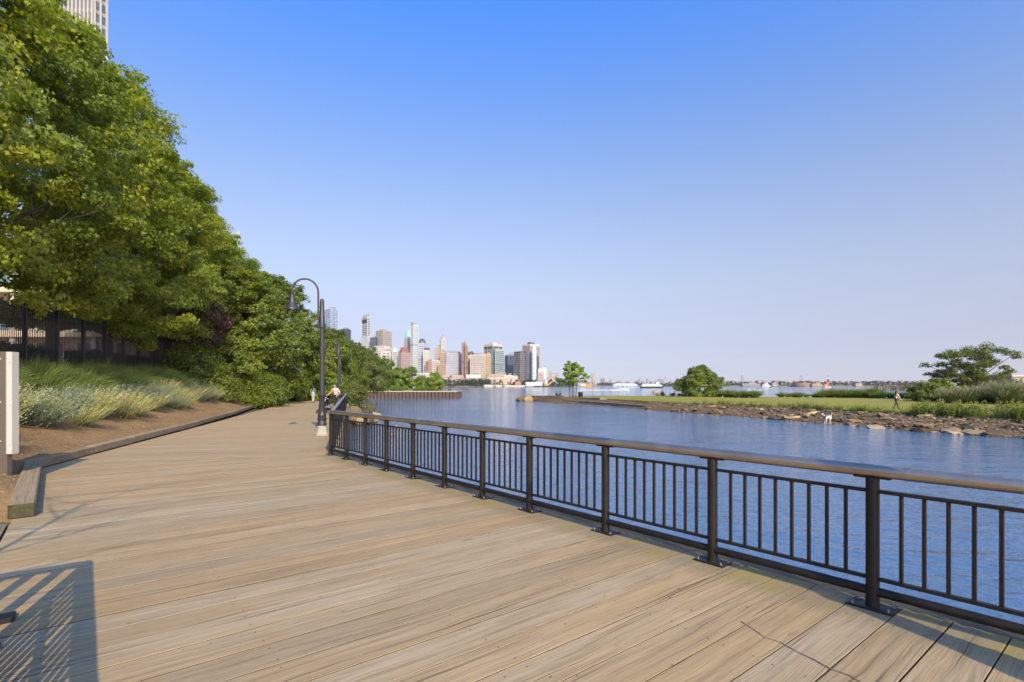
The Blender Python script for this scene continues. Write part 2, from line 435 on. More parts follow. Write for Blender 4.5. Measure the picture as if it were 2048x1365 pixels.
for i in range(-8, 168):
    s0 = i * PW
    Mx = frame(K2 + d2 * s0, p2, d2)
    width = DW + .3 + (0 if s0 < 26 else 1.2)
    if s0 > 2.5:
        ob = link('plank', rng.choice(full2), boardwalk)
    else:
        poly = [Vector((0, 0, 0)), Vector((DW + .3, 0, 0)), Vector((DW + .3, PW - .008, 0)), Vector((0, PW - .008, 0))]
        inv = Mx.inverted(); kk = inv @ K; nn = -(inv.to_3x3() @ n)
        poly = clip(poly, nn, kk.dot(nn) - .003)
        if len(poly) < 3: continue
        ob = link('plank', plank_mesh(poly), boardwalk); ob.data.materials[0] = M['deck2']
    ob.matrix_local = Matrix.Translation((0, 0, rng.uniform(-.002, .001))) @ Mx
# rows of nail heads over the bearers
nm = MB()
for i in range(0, 62):
    for t_ in (.42, 1.55, 2.7, 3.85, 4.95):
        for f_ in (.06, .235):
            q = K1 + d1 * (i * PW + f_ + rng.uniform(-.01, .01)) + p1 * (t_ + rng.uniform(-.02, .02)); r_ = .0065
            nm.add([(q.x + r_ * math.cos(a), q.y + r_ * math.sin(a), .0016) for a in [k * math.pi / 3 for k in range(6)]], [[0, 1, 2, 3, 4, 5]])
o = nm.build('nail_heads', m_plain('nail_head', (.06, .04, .03), .6), boardwalk); o['kind'] = 'stuff'
# wandering dark tar line across the near planks
tl = MB(); pts_ = [gp(1482, 1243), gp(1510, 1262), gp(1530, 1276), gp(1560, 1285), gp(1592, 1303), gp(1628, 1320), gp(1660, 1338), gp(1700, 1352), gp(1722, 1366), gp(1790, 1410)]
V = []
for i, q in enumerate(pts_):
    w_ = rng.uniform(.003, .008); V += [q + d1 * w_ - p1 * w_ * .3 + Vector((0, 0, .0035)), q - d1 * w_ * .3 + p1 * w_ + Vector((0, 0, .0035))]
tl.add(V, [[2 * i, 2 * i + 1, 2 * i + 3, 2 * i + 2] for i in range(len(pts_) - 1)])
tl.build('tar_line', m_plain('old_tar', (.15, .115, .08), .85, 0, .5, 30), boardwalk)
# weathered beam along the deck edge, wall below
eb = MB()
for a, b, pp in ((K - p1 * .0, K + d1 * 24, p1),):
    o1 = a - pp * (OUT + .012)
    eb.prism([(q.x, q.y) for q in (o1, o1 + d1 * 24, o1 + d1 * 24 - pp * .14, o1 - pp * .14 - d1 * .1)], -.36, -.006)
eb.build('edge_beam', m_deck('edge_beam_wood', moss=False, grey=.5, tone=.42), boardwalk, bevel=.01)
sw = MB()
sw.prism([(q.x, q.y) for q in (K - p1 * .26 - d1 * .1, K + d1 * 24 - p1 * .26, K + d1 * 24 - p1 * .42, K - p1 * .42 - d1 * .2)], -3, -.37)
sw.prism([(q.x, q.y) for q in (K - p2 * .10, MM - p2 * .10, MM - p2 * .3, K - p2 * .3 - d2 * .1)], -3, -.06)
tag(sw.build('seawall', M['concrete_d']), kind='structure')
# side path left of the deck near the camera
sp = MB()
L0 = K + p1 * (DW + .02)
sp.prism([(q.x, q.y) for q in (L0 + d1 * 3.72, L0 + d1 * 24, L0 + d1 * 24 + p1 * 5, L0 + d1 * 3.72 + p1 * 5)], -.139, -.09)
side = tag(sp.build('side_path', m_plain('side_path_gap_slab', (.03, .024, .018), .95)), kind='structure')  # dark slab below the side planks, coloured so their gaps look shaded
sm = MB(); sm.prism([(0, 0), (18.9, 0), (18.9, .275), (0, .275)], -.07, -.012); sme = sm.mesh('plank', M['timber'], bevel=.004)
for i in range(17):
    ob = link('plank', sme, side); ob.matrix_local = frame(L0 + d1 * 3.76 + p1 * (.01 + i * .285), d1, p1)

# ------------------------------------------------------------ timber kerb and planted bank
def fence_x(Y): return -12.26 - .316 * Y          # line of the tall iron fence
def kerb_pt(s): return C + d2 * s + p2 * (.10 + (.0012 * s * s if s < 30 else 1.08 + (s - 30) * .05))
kerb = empty('kerb', C, 0, kind='structure')
def timber(a, b, z0=0.0, h=.19, w_=.24, mat=None, name='timber'):
    m = MB(); L = (b - a).length
    m.box((L / 2, 0, h / 2), (L - .003, w_, h))
    o = link(name, m.mesh(name, mat or M['timber'], bevel=.014), kerb)
    e = (b - a).normalized()
    o.matrix_local = Matrix.Translation(-C) @ frame(a, e, Vector((-e.y, e.x, 0))) @ Matrix.Translation((0, 0, z0))
    return o
E = L0 + d1 * 3.55 + p1 * (-.10)
timber(E, C + p2 * .1 - d1 * .03, 0, .17, .25)
mo = MB(); mo.box((0, 0, .09), (.018, .25, .17))
mt = NT('moss'); vv = mt.coord(); mt.setp(Base_Color=mt.ramp(mt.noise(vv, 22, 4, .6), [(.4, (.045, .036, .02)), (.68, (.075, .072, .016))]), Roughness=.95)
o = link('moss_patch', mo.mesh('moss_patch', mt.m, bevel=.006), kerb)
e = (C - E).normalized(); o.matrix_local = Matrix.Translation(-C) @ frame(E - e * .010, e, Vector((-e.y, e.x, 0)))
s = 0.0
while s < 44:
    a, b = kerb_pt(s), kerb_pt(s + 2.4); timber(a, b, .0 + rng.uniform(-.012, .012), .18, .22); s += 2.4

# bank: loft from the kerb up to the fence and on to the terrace behind it
def bank_z(u, Y):
    top = 2.15 + .35 * (Y - 20) / 24 if Y > 20 else 2.15
    top = top * (1 if Y < 50 else max(.12, 1 - (Y - 50) / 26))
    u = max(0, u)
    return .10 + (top - .10) * min(1, u) ** 1.25
def bank_pt(u, s):                                # u: 0 at kerb, 1 at fence; s metres along the kerb
    a = kerb_pt(s) + p2 * .1
    Yf = a.y + 2.2
    f = Vector((fence_x(Yf), Yf, 0))
    q = a.lerp(f, u); 
    nz = .05 * math.sin(q.x * 1.7 + q.y * 2.3) * math.sin(q.x * .9 - q.y * 1.9) * min(1, u * 4)
    return Vector((q.x, q.y, bank_z(u, q.y) + nz))
us = [0, .02, .05, .1, .15, .2, .25, .3, .35, .4, .45, .5, .55, .6, .65, .7, .75, .8, .85, .9, .95, 1, 1.1, 1.5, 3, 8]
ss = [-6.2, -5.5, -4.8, -4, -3.2, -2.8] + [-2.4 + .6 * i for i in range(104)]
bk = MB()
rows = []
for s_ in ss:
    row = []
    for u in us:
        if s_ < 0:                                 # the bed runs on behind the near timber
            base = C + d1 * -s_ + p1 * .05
            q0 = bank_pt(u, 0)
            q = base + (q0 - bank_pt(0, 0)) + Vector((0, 0, q0.z * 0))
            q.z = q0.z * (1 - .35 * min(1, -s_ / 8)) - (0 if s_ > -4.4 else .26 * (1 if u < .2 else 0))
            if s_ < -5: q.z -= (-s_ - 5) * (.3 + .75 * max(0, q.z)); q.z = max(q.z, -.4)
        else: q = bank_pt(u, s_)
        row.append(q)
    rows.append(row)
nU = len(us)
bk.add([q for r_ in rows for q in r_], [[i * nU + j, i * nU + j + 1, (i + 1) * nU + j + 1, (i + 1) * nU + j] for i in range(len(rows) - 1) for j in range(nU - 1)])
bank = bk.build('planting_bed', M['soil'], smooth='all'); tag(bank, kind='structure')

# ------------------------------------------------------------ railings
def shared(fn, name, mat, **k):
    m = MB(); fn(m); return m.mesh(name, mat, **k)
def railing(label, pts, posts, z_top=1.07):
    """pts: corner points; posts: list of points in order (with corners); one rigid railing."""
    root = empty('railing', pts[0], 0, label, 'railing', 'railings along the water side of the boardwalk')
    o0 = Vector(pts[0])
    post_me = shared(lambda m: m.lathe([(.045, .012), (.045, z_top - .10)], n=14), 'post', M['black'], smooth=True)
    def plate(m): m.box((0, 0, .0085), (.30, .17, .013))
    plate_me = shared(plate, 'base_plate', M['black'], bevel=.003)
    bolt_me = shared(lambda m: m.lathe([(.012, 0), (.012, .008), (.007, .010), (.007, .020), (.004, .022)], n=6), 'bolt', M['bolt'])
    sad_me = shared(lambda m: m.box((0, 0, z_top - .098), (.24, .055, .012)), 'saddle', M['black'], bevel=.003)
    def col(m): m.lathe([(.052, .012), (.060, .018), (.052, .032)], n=14)
    for i, p in enumerate(posts):
        q = posts[i + 1] if i + 1 < len(posts) else posts[i - 1]
        ang = math.atan2(q.y - p.y, q.x - p.x)
        po = link('post', post_me, root, p - o0, (0, 0, ang))
        bp = link('base_plate', plate_me, po)
        if p.length < 20:
            for sx in (-1, 1):
                for sy in (-1, 1): link('bolt', bolt_me, bp, (sx * .115, sy * .058, .015))
        link('saddle', sad_me, po)
    def vert(m): m.box((0, 0, 0), (.024, .024, .635))
    bal_me = shared(vert, 'baluster', M['black'], bevel=.003)
    for a, b in zip(posts[:-1], posts[1:]):
        L = (b - a).length; e = (b - a) / L; ang = math.atan2(e.y, e.x)
        nb = max(3, round((L - .09) / .128)); 
        for z in (.872, .222):
            fr = MB(); fr.box((L / 2, 0, z), (L - .085, .040, .026)); fr.build('panel_rail', M['black'], root, a - o0, (0, 0, ang), bevel=.004)
        lo = MB(); lo.tube([(0, 0, .125), (L, 0, .125)], .034, 12)
        link('lower_rail', lo.mesh('lower_rail', M['black'], smooth=True), root, a - o0, (0, 0, ang))
        for k in range(1, nb):
            t_ = .045 + (L - .09) * k / nb
            link('baluster', bal_me, root, a - o0 + e * t_ + Vector((0, 0, .547)), (0, 0, ang))
    tr = MB(); tr.tube([p - o0 + Vector((0, 0, z_top - .048)) for p in pts], .048, 18)
    tr.build('top_rail', M['rail'], root, smooth=True)
    jm = shared(lambda q: q.tube([(-.018, 0, 0), (.018, 0, 0)], .0505, 18), 'rail_joint', M['rail'], smooth=True)
    for i in range(4, len(posts) - 1, 6):
        a, b = posts[i], posts[i + 1]; e = (b - a).normalized()
        link('rail_joint', jm, root, a + e * .22 - o0 + Vector((0, 0, z_top - .048)), (0, 0, math.atan2(e.y, e.x)))
    return root
post_px = [(693, 917), (731, 927), (773, 939), (826, 955.5), (889, 974), (965, 994), (1059, 1018), (1211, 1062), (1425, 1118)]
posts = [K.copy()]
for px, py in post_px:                             # posts stand on the straight line from K to A
    r_ = (px - HX) / F
    s_ = (r_ * K.y - K.x) / (d1.x - r_ * d1.y)
    posts.append(K + d1 * s_)
posts.append(A.copy())
for i in range(1, 9): posts.append(A + d1 * 1.30 * i)
railing('dark bronze railing along the near water edge, from the lamp post to the camera', [K - d1 * .02, posts[-1]], posts)
posts2 = [K + d2 * .14] + [K + d2 * (.14 + 1.27 * i) for i in range(1, 21)] + [MM]
railing('dark bronze railing seen end on, running back past the man with the stroller', [K + d2 * .06, MM], posts2)
J = Vector((-14.6, 43.5, 0))
posts3 = [MM + (J - MM) * (i / 4) for i in range(5)]; posts3[0] = MM + (J - MM).normalized() * .14
railing('short far dark railing behind the man with the stroller', [posts3[0], J], posts3)

# ------------------------------------------------------------ street lamps
def street_lamp(loc, head_dir, label, ped=True):
    root = empty('street_lamp', loc, 0, label, 'street lamp', 'gooseneck lamps on the boardwalk')
    if ped:
        pd = MB(); q = lambda r_, z: [(r_ * math.cos(a + math.pi / 8), r_ * math.sin(a + math.pi / 8), z) for a in [k * math.pi / 4 for k in range(8)]]
        pd.add(q(.23, 0) + q(.225, .07) + q(.20, .09) + q(.135, .36), [[k, (k + 1) % 8, 8 + (k + 1) % 8, 8 + k] for k in range(8)] + [[8 + k, 8 + (k + 1) % 8, 16 + (k + 1) % 8, 16 + k] for k in range(8)] + [[16 + k, 16 + (k + 1) % 8, 24 + (k + 1) % 8, 24 + k] for k in range(8)] + [[24 + k for k in range(8)]])
        pd.build('pedestal', M['concrete'], root, bevel=.008)
    b = MB(); b.lathe([(.150, .33), (.150, .40), (.14, .43), (.13, .50), (.15, .53), (.15, .57), (.122, .60), (.135, .64), (.135, .68), (.112, .72), (.108, .80)], n=20)
    b.build('base', M['lamp'], root, smooth=True)
    p = MB(); p.lathe([(.100, .79), (.096, 1.30), (.108, 1.32), (.108, 1.36), (.080, 1.39), (.068, 3.55), (.092, 3.57), (.092, 3.66), (.084, 3.70), (.084, 3.95), (.072, 3.97), (.070, 4.42), (.060, 4.50), (.02, 4.53)], n=20)
    p.build('pole', M['lamp'], root, smooth=True)
    h = Vector(head_dir).normalized()
    arm = MB(); rr = .40
    c0 = h * .115
    pts = [c0 + Vector((0, 0, 3.55)), c0 + Vector((0, 0, 4.0)), c0 + Vector((0, 0, 4.55))]
    for k in range(13):
        a = math.pi * k / 12
        pts.append(c0 + h * (rr - rr * math.cos(a)) + Vector((0, 0, 4.74 + rr * math.sin(a) * 1.05)))
    pts.append(c0 + h * (2 * rr) + Vector((0, 0, 4.62)))
    arm.tube(pts, .031, 10)
    arm.build('arm', M['lamp'], root, smooth=True)
    for z in (3.66, 4.25):
        cl = MB(); cl.box(h * .06 + Vector((0, 0, z)), (.16, .05, .045), math.atan2(h.y, h.x)); cl.build('clamp', M['lamp'], root, bevel=.006)
    hd = c0 + h * 2 * rr
    sh = MB(); sh.lathe([(.035, 4.66), (.05, 4.62), (.085, 4.60), (.095, 4.50), (.098, 4.42), (.12, 4.36), (.16, 4.27), (.215, 4.19), (.235, 4.15), (.235, 4.13), (.215, 4.13), (.13, 4.24), (.08, 4.3)], (hd.x, hd.y, 0), 24)
    sh.build('lamp_shade', M['lamp'], root, smooth=True)
    gl = MB(); gl.lathe([(.09, 4.28), (.10, 4.2), (.07, 4.14), (.02, 4.125)], (hd.x, hd.y, 0), 16); gl.build('lens', m_plain('lamp_lens', (.55, .55, .5), .2), sh and root, smooth=True)
    return root
lp = gp(644, 871)
street_lamp(lp, p2 + d2 * -.05, 'black gooseneck street lamp on a concrete foot beside the railing corner, nearest in view')
street_lamp((-11.55, 35.3, 0), p2, 'black gooseneck street lamp rising behind the man with the stroller')
street_lamp((-17.0, 52.5, 0), p2, 'slim far street lamp seen between the nearer lamp post and the man with the stroller')
street_lamp((3.30, 2.32, 0), p1, 'black street lamp outside the picture whose pole shadow crosses the planks at lower right')

# ------------------------------------------------------------ brown sign at the left edge
sg = empty('brown_sign', (-8.40, 8.86, -.02), 0, 'brown steel sign with a white side panel, cut by the left picture edge', 'sign')
m = MB(); m.box((-.40, 0, 1.12), (.80, .10, 2.24)); m.build('post_panel', M['brownpaint'], sg, bevel=.006)
m = MB(); m.box((.052, .0, 1.385), (.095, .135, 1.70)); m.build('white_panel', M['white'], sg, bevel=.005)
m = MB(); m.box((.006, -.07, 1.385), (.012, .010, 1.68)); m.build('panel_trim', M['bolt'], sg)
for z in (.75, 1.4, 2.12):
    m = MB(); m.lathe([(.013, 0), (.013, .006), (.005, .008)], n=8); m.build('screw', M['white'], sg, (-.10, -.051, z), (R(90), 0, 0))
    m = MB(); m.lathe([(.007, 0), (.007, .006), (.003, .008)], n=8); m.build('screw', M['iron'], sg, (.075, -.068, z - .06), (R(90), 0, 0))
m = MB(); m.lathe([(.05, 0), (.05, .008), (.02, .012)], n=14); m.build('round_badge', M['white'], sg, (-.26, -.051, .42), (R(90), 0, 0))
m = MB(); m.box((-.40, 0, .012), (.95, .26, .024)); m.build('foot_plate', M['iron'], sg, bevel=.004)
m = MB(); m.box((-8.75, 8.80, -.06), (1.3, .62, .13)); o = m.build('sign_footing', M['concrete'], bevel=.012)
tag(o, 'pale concrete footing slab under the brown sign', 'footing')

# slatted steel enclosure beside the deck: only its foot reaches into view
L1 = K + p1 * 5.08
ang = math.atan2(d1.y, d1.x)
o0 = L1 + d1 * 7.95                                # far corner on the deck side
sc = empty('slatted_enclosure', o0, ang, 'black slatted steel enclosure at the left deck edge, seen only by its shadow', 'enclosure')
H = 1.27; side_y = 1.0 if (Matrix.Rotation(-ang, 3, 'Z') @ p1).y > 0 else -1.0
for y in (0, .95 * side_y):
    for z, hh_ in ((H - .06, .12), (H - .19, .10), (.64, .05), (.09, .07)):
        m = MB(); m.box((1.5, y, z), (3.0, .03, hh_)); m.build('band', M['iron'], sc)
for z, hh_ in ((H - .06, .12), (.09, .07)):
    m = MB(); m.box((0, .475 * side_y, z), (.03, .93, hh_)); m.build('end_band', M['iron'], sc)
sl = shared(lambda q: q.box((0, 0, .58), (.108, .003, .96)), 'slat', M['iron'])
k = 0; x = .14
while x < 2.9:
    link('slat', sl, sc, (x, 0, 0)); k += 1; x += .142 if k % 7 else .19
es = shared(lambda q: q.box((0, 0, .62), (.02, .085, 1.05)), 'end_slat', M['iron'])
for k in range(4): link('end_slat', es, sc, (0, (.17 + .2 * k) * side_y, 0))
ft = shared(lambda q: (q.box((0, 0, .012), (.12, .16, .024)), q.box((0, .0, .62), (.07, .07, 1.22))), 'corner_post', M['iron'], bevel=.004)
for x in (.0, 3.0):
    for y in (0, .95 * side_y): link('corner_post', ft, sc, (x, y, 0))
m = MB(); m.box((-3.60, 3.72, .016), (.15, .17, .032), ang); o = m.build('steel_plate', M['iron'], bevel=.004)
tag(o, 'small black steel foot plate at the lower left picture edge', 'plate')

# ------------------------------------------------------------ tall iron fence on the bank
fs, fe = 13.6, 47.0
root = empty('iron_fence', (fence_x(fs), fs, 2.0), 0, 'tall black iron picket fence on top of the planted bank under the trees', 'fence')
ro = root.location
fd = Vector((-.316, 1, 0)).normalized(); fl = (fe - fs) / fd.y; fa = math.atan2(fd.y, fd.x)
def fz(Y): return 2.15 + (.35 * (Y - 20) / 24 if Y > 20 else 0)
pick = shared(lambda q: q.box((0, 0, 1.28), (.024, .024, 2.5)), 'picket', M['iron'])
N_ = 298
for i in range(N_):
    t_ = fl * (i + .5) / N_; P = Vector((fence_x(fs), fs, 0)) + fd * t_; P.z = fz(P.y)
    link('picket', pick, root, P - ro, (0, 0, fa))
fpost = shared(lambda q: (q.box((0, 0, 1.3), (.13, .13, 2.7)), q.box((0, 0, 2.68), (.17, .17, .05))), 'post', M['iron'], bevel=.006)
t_ = .0
while t_ <= fl:
    P = Vector((fence_x(fs), fs, 0)) + fd * t_; P.z = fz(P.y) - .05
    link('post', fpost, root, P - ro, (0, 0, fa)); t_ += 2.36
for dz in (.16, 2.28, 2.44):
    m = MB(); pts_ = [Vector((fence_x(y), y, fz(y) + dz)) - ro for y in (fs, 20, fe)]
    for a, b in zip(pts_[:-1], pts_[1:]): m.bar(a, b, .04, .035)
    m.build('rail', M['iron'], root)

# ------------------------------------------------------------ foliage generators (leaf-sized faces)
RS = np.random.RandomState
def unit(a): return a / np.maximum(1e-9, np.linalg.norm(a, axis=-1, keepdims=True))
def leaves(rs, pos, out, size, aspect=.72, up=.75, jitter=.65, droop=.25):
    N = len(pos)
    nrm = unit(np.array([0, 0, up]) + out * .75 + rs.normal(0, jitter, (N, 3)))
    tan = unit(np.cross(nrm, rs.normal(0, 1, (N, 3))))
    bit = np.cross(nrm, tan)
    L = size * rs.uniform(.65, 1.3, (N, 1)); Wd = L * aspect
    V = np.empty((N, 4, 3))
    V[:, 0] = pos - tan * L * .5
    V[:, 1] = pos + bit * Wd * .5 - nrm * L * .05
    V[:, 2] = pos + tan * L * .5 - nrm * L * droop
    V[:, 3] = pos - bit * Wd * .5 - nrm * L * .05
    return V
def lobed(V):
    """turn leaf diamonds into leaves with three lobes (six corners)"""
    a, b, c, d_ = V[:, 0], V[:, 1], V[:, 2], V[:, 3]; m = (a + c) / 2
    return np.stack([a, b + (a - m) * .25, m + (b - m) * .42 + (c - m) * .22, c, m + (d_ - m) * .42 + (c - m) * .22, d_ + (a - m) * .25], 1)
def clump_cloud(rs, cen, rad, n, size, flat=.55, tint_c=None, axis=None, **k):
    """leaf sprays: n leaves in a flattened ball round each centre"""
    Nc = len(cen)
    dirs = unit(rs.normal(0, 1, (Nc, n, 3)))
    r = rs.uniform(0, 1, (Nc, n, 1)) ** .45
    off = dirs * r * rad[:, None, None]; off[..., 2] *= flat
    # sprays hang a little at their outer rim
    off[..., 2] -= .18 * (off[..., 0] ** 2 + off[..., 1] ** 2) / rad[:, None]
    pos = (cen[:, None] + off).reshape(-1, 3)
    outw = dirs.reshape(-1, 3)
    if axis is not None:                           # leaves turn their faces out of the crown, towards the light
        co = unit((pos - np.array([0, 0, axis])) * np.array([1, 1, .6])); outw = unit(outw * .35 + co) * 1.25
    V = leaves(rs, pos, outw, size, **k)
    tc = tint_c if tint_c is not None else rs.uniform(.28, .70, Nc)
    t = np.repeat(tc, n) + rs.normal(0, .11, Nc * n)
    return V, np.clip(t, 0, 1)
def crown_centres(rs, N, h0, h1, Rmax, prof, lobes=.22, inner=.5):
    """centres through the crown's volume, denser to the outside, with an uneven envelope"""
    u = rs.uniform(0, 1, N); a = rs.uniform(0, 2 * np.pi, N)
    ph = rs.uniform(0, 6.28, 6)
    env = np.interp(u, prof[0], prof[1]) * Rmax
    env = env * (1 + lobes * (np.sin(2 * a + ph[0] + 5 * u) * .5 + np.sin(3 * a + ph[1] - 9 * u) * .5 + np.sin(5 * a + ph[2] + 14 * u) * .45))
    r = env * (inner + (1 - inner) * rs.uniform(0, 1, N) ** .5)
    z = h0 + (h1 - h0) * u + .25 * np.sin(3 * a + ph[3])
    return np.stack([r * np.cos(a), r * np.sin(a), z], 1)
def trunk_mesh(rs, h, r0, lean=(0, 0), limbs=8, reach=3.0, zl=(.25, .8), mat=None, name='trunk', lr=.35, rise=1.0):
    m = MB()
    bend = rs.uniform(-.15, .15, 4)
    def axis(t): return Vector((lean[0] * t * h + bend[0] * math.sin(3 * t) * h * .1, lean[1] * t * h + bend[1] * math.sin(2.5 * t) * h * .1, h * t))
    m.tube([axis(t) - Vector((0, 0, .25 if t == 0 else 0)) for t in (0, .03, .1, .25, .45, .7, 1)], [r0 * k for k in (1.5, 1.12, 1, .85, .62, .36, .06)], 9)
    for i in range(limbs):
        t = zl[0] + (zl[1] - zl[0]) * (i + rs.uniform(0, .8)) / limbs
        a = i * 2.4 + rs.uniform(-.4, .4); L = reach * (1.15 - t * .7) * rs.uniform(.75, 1.1)
        b = axis(t); rr = r0 * lr * (1.2 - t)
        dx, dy = math.cos(a), math.sin(a)
        pts = [b, b + Vector((dx * L * .3, dy * L * .3, rise * L * .18)), b + Vector((dx * L * .65, dy * L * .65, rise * L * .48)), b + Vector((dx * L, dy * L, rise * L * .72))]
        m.tube(pts, [rr, rr * .8, rr * .5, rr * .12], 6)
        for q in range(3):
            c = pts[1].lerp(pts[3], .2 + .3 * q); aa = a + (-1) ** q * rs.uniform(.5, 1.0)
            m.tube([c, c + Vector((math.cos(aa) * L * .25, math.sin(aa) * L * .25, L * .12)), c + Vector((math.cos(aa) * L * .42, math.sin(aa) * L * .42, L * .3))], [rr * .4, rr * .28, rr * .06], 5)
    return m.mesh(name, mat or M['bark'], smooth='all')

M['maple'] = m_leaf('maple_leaf', [(0, (.105, .145, .020)), (.35, (.185, .225, .026)), (.6, (.295, .315, .034)), (.85, (.41, .385, .042)), (1, (.50, .44, .06))], .45, objvar=.12)
M['dense'] = m_leaf('dense_leaf', [(0, (.070, .105, .018)), (.4, (.125, .165, .022)), (.7, (.185, .215, .028)), (1, (.31, .30, .038))], .38, objvar=.1)
M['rust'] = m_leaf('rusty_leaf', [(0, (.06, .10, .018)), (.5, (.12, .15, .024)), (.75, (.20, .15, .028)), (1, (.26, .14, .04))], .3)
M['purple'] = m_leaf('purple_leaf', [(0, (.045, .026, .020)), (.6, (.10, .055, .036)), (1, (.17, .10, .055))], .25)
M['young'] = m_leaf('young_leaf', [(0, (.09, .155, .024)), (.5, (.19, .26, .036)), (1, (.34, .36, .06))], .35, objvar=.15)
M['sumac'] = m_leaf('feathery_leaf', [(0, (.045, .075, .014)), (.5, (.11, .135, .022)), (1, (.19, .17, .03))], .33)
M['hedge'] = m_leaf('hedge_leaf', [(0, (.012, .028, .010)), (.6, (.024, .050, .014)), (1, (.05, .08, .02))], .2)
M['far'] = m_leaf('far_leaf', [(0, (.040, .065, .030)), (.6, (.065, .09, .035)), (1, (.10, .115, .05))], .2, objvar=.3)
M['sage'] = m_leaf('silver_sage', [(0, (.19, .20, .10)), (.4, (.37, .355, .17)), (.7, (.54, .48, .20)), (1, (.66, .57, .25))], .3, .7)
M['sagegrey'] = m_leaf('grey_sage', [(0, (.15, .175, .115)), (.5, (.26, .285, .195)), (.85, (.36, .36, .23)), (1, (.48, .44, .25))], .3, .7)
M['grass'] = m_leaf('ornamental_grass', [(0, (.07, .105, .026)), (.5, (.13, .18, .04)), (1, (.23, .26, .07))], .3, .6, .1)
M['weed'] = m_leaf('weed_leaf', [(0, (.06, .10, .02)), (.5, (.13, .17, .03)), (.8, (.22, .24, .05)), (1, (.36, .31, .09))], .35, .6, .1)
M['reed'] = m_leaf('reed_leaf', [(0, (.05, .075, .025)), (.6, (.10, .125, .04)), (.9, (.17, .17, .07)), (1, (.36, .29, .20))], .3, .6, .1)

MP = ([0, .08, .22, .45, .7, .88, 1], [.72, .90, 1.0, 1.0, .80, .50, .12])      # maple profile
RP = ([0, .1, .3, .6, .85, 1], [.7, .92, 1.0, .88, .55, .15])                   # round profile
def tree_proto(name, seed, h0, h1, Rm, N, n, size, mat, prof=MP, crad=(.55, .95), trunk=None, label=None, group=None, cat='tree', lobe=False, **k):
    rs = RS(seed)
    cen = crown_centres(rs, N, h0, h1, Rm, prof, **{q: k.pop(q) for q in ('lobes', 'inner') if q in k})
    rad_ = rs.uniform(crad[0], crad[1], N)
    Ns = N // 4                                     # leafy shoots standing out of the envelope
    pick_ = rs.choice(N, Ns, False); ax = np.array([0, 0, h0 + (h1 - h0) * .35])
    sh_ = cen[pick_] + unit(cen[pick_] - ax) * rs.uniform(.15, .62, (Ns, 1)) * crad[1] * .95 + np.array([0, 0, .15])
    cen = np.concatenate([cen, sh_]); rad_ = np.concatenate([rad_, rs.uniform(.35, .6, Ns) * crad[1]])
    V, t = clump_cloud(rs, cen, rad_, n, size, axis=h0 + (h1 - h0) * .4, up=.5, jitter=.5, **k)
    root = empty(name, (0, 0, -500), 0, label, cat, group)
    link('crown', quads_mesh('crown', M[mat], lobed(V), t, 6) if lobe else quads_mesh('crown', M[mat], V, t), root)
    if trunk: link('trunk', trunk, root)
    return root

# row of maples along the fence
protos = []
for i in range(4):
    rs = RS(40 + i); hb = (2.9, 2.7, 2.3, 2.0)[i]
    tm = trunk_mesh(rs, 11.5, .24, (rs.uniform(-.02, .02), rs.uniform(-.02, .02)), 11, 4.0, (.16, .8))
    protos.append(tree_proto('maple_tree', 10 + i, hb, 14.8, 4.15, 330, 205, .138, 'maple', MP, (.45, .9), tm, 'x', 'tall maples in a row along the iron fence', flat=.5, lobes=.30, lobe=True, aspect=.9))
ordn = ['first', 'second', 'third', 'fourth', 'fifth', 'sixth', 'seventh', 'eighth', 'ninth', 'tenth', 'eleventh']
rr = random.Random(3)
used = set()
Ys = [13.2, 18.6, 24.2, 29.8, 35.6, 41.6, 47.8, 54.2, 61, 68]
for i, Y in enumerate(Ys):
    X = fence_x(Y) - .75 + rr.uniform(-.4, .4)
    src = protos[i % 4]
    loc = (X, Y, bank_z(1, Y) - .1); rz = rr.uniform(0, 6.28); s_ = rr.uniform(.95, 1.07) + (.07 if i < 4 else 0)
    lab = 'tall green maple, %s from the left in the row along the iron fence' % ordn[i]
    if i < 4: src.location = loc; src.rotation_euler.z = rz; src.scale = (s_, s_, s_ * 1.06); src['label'] = lab
    else: copy_tree(src, loc, rz, s_, lab)
# dark red-leaved tree among them
tm = trunk_mesh(RS(7), 5, .1, (0, 0), 7, 1.6)
o = tree_proto('plum_tree', 77, 3.0, 6.4, 1.8, 80, 90, .13, 'purple', RP, (.4, .7), tm, 'dark red-leaved plum tree showing between the green maples', flat=.7)
o.location = (-22.3, 38.2, 1.9)
# dense rounded trees down to the path
def dense(seed, X, Y, z, h, Rm, label, mat='dense', N=330, n=120, h0=.25, prof=RP, sz=.2, name='rounded_tree', lobe=False):
    tm = trunk_mesh(RS(seed + 1), h * .85, .2, (0, 0), 9, Rm * .9, (.12, .8))
    o = tree_proto(name, seed, h0, h, Rm, N, n, sz, mat, prof, (.55, 1.0), tm, label, flat=.6, lobes=.28, lobe=lobe, aspect=.9 if lobe else .72)
    o.location = (X, Y, z); return o
BP = ([0, .06, .2, .45, .7, .88, 1], [.70, .85, .97, 1.0, .78, .46, .12])
dense(101, -23.0, 45.0, 0.0, 11.6, 4.7, 'dense rounded green tree reaching down to the path, largest of the path-side trees', N=400, prof=BP, lobe=True)
dense(102, -24.6, 54.5, 0.0, 12.6, 5.0, 'dense rounded green tree behind the path-side tree and left of the lamp head', N=360, prof=BP, lobe=True)
dense(103, -22.4, 61, 0.0, 8.1, 4.2, 'rounded green tree directly behind the near lamp post', N=260)
dense(104, -24.6, 72, 0.0, 8.7, 4.6, 'green tree behind the second lamp', N=240)
dense(105, -24.2, 82, -.1, 7.6, 5.0, 'spreading tree with rusty leaves at the right end of the tree line', 'rust', N=230, h0=.6)
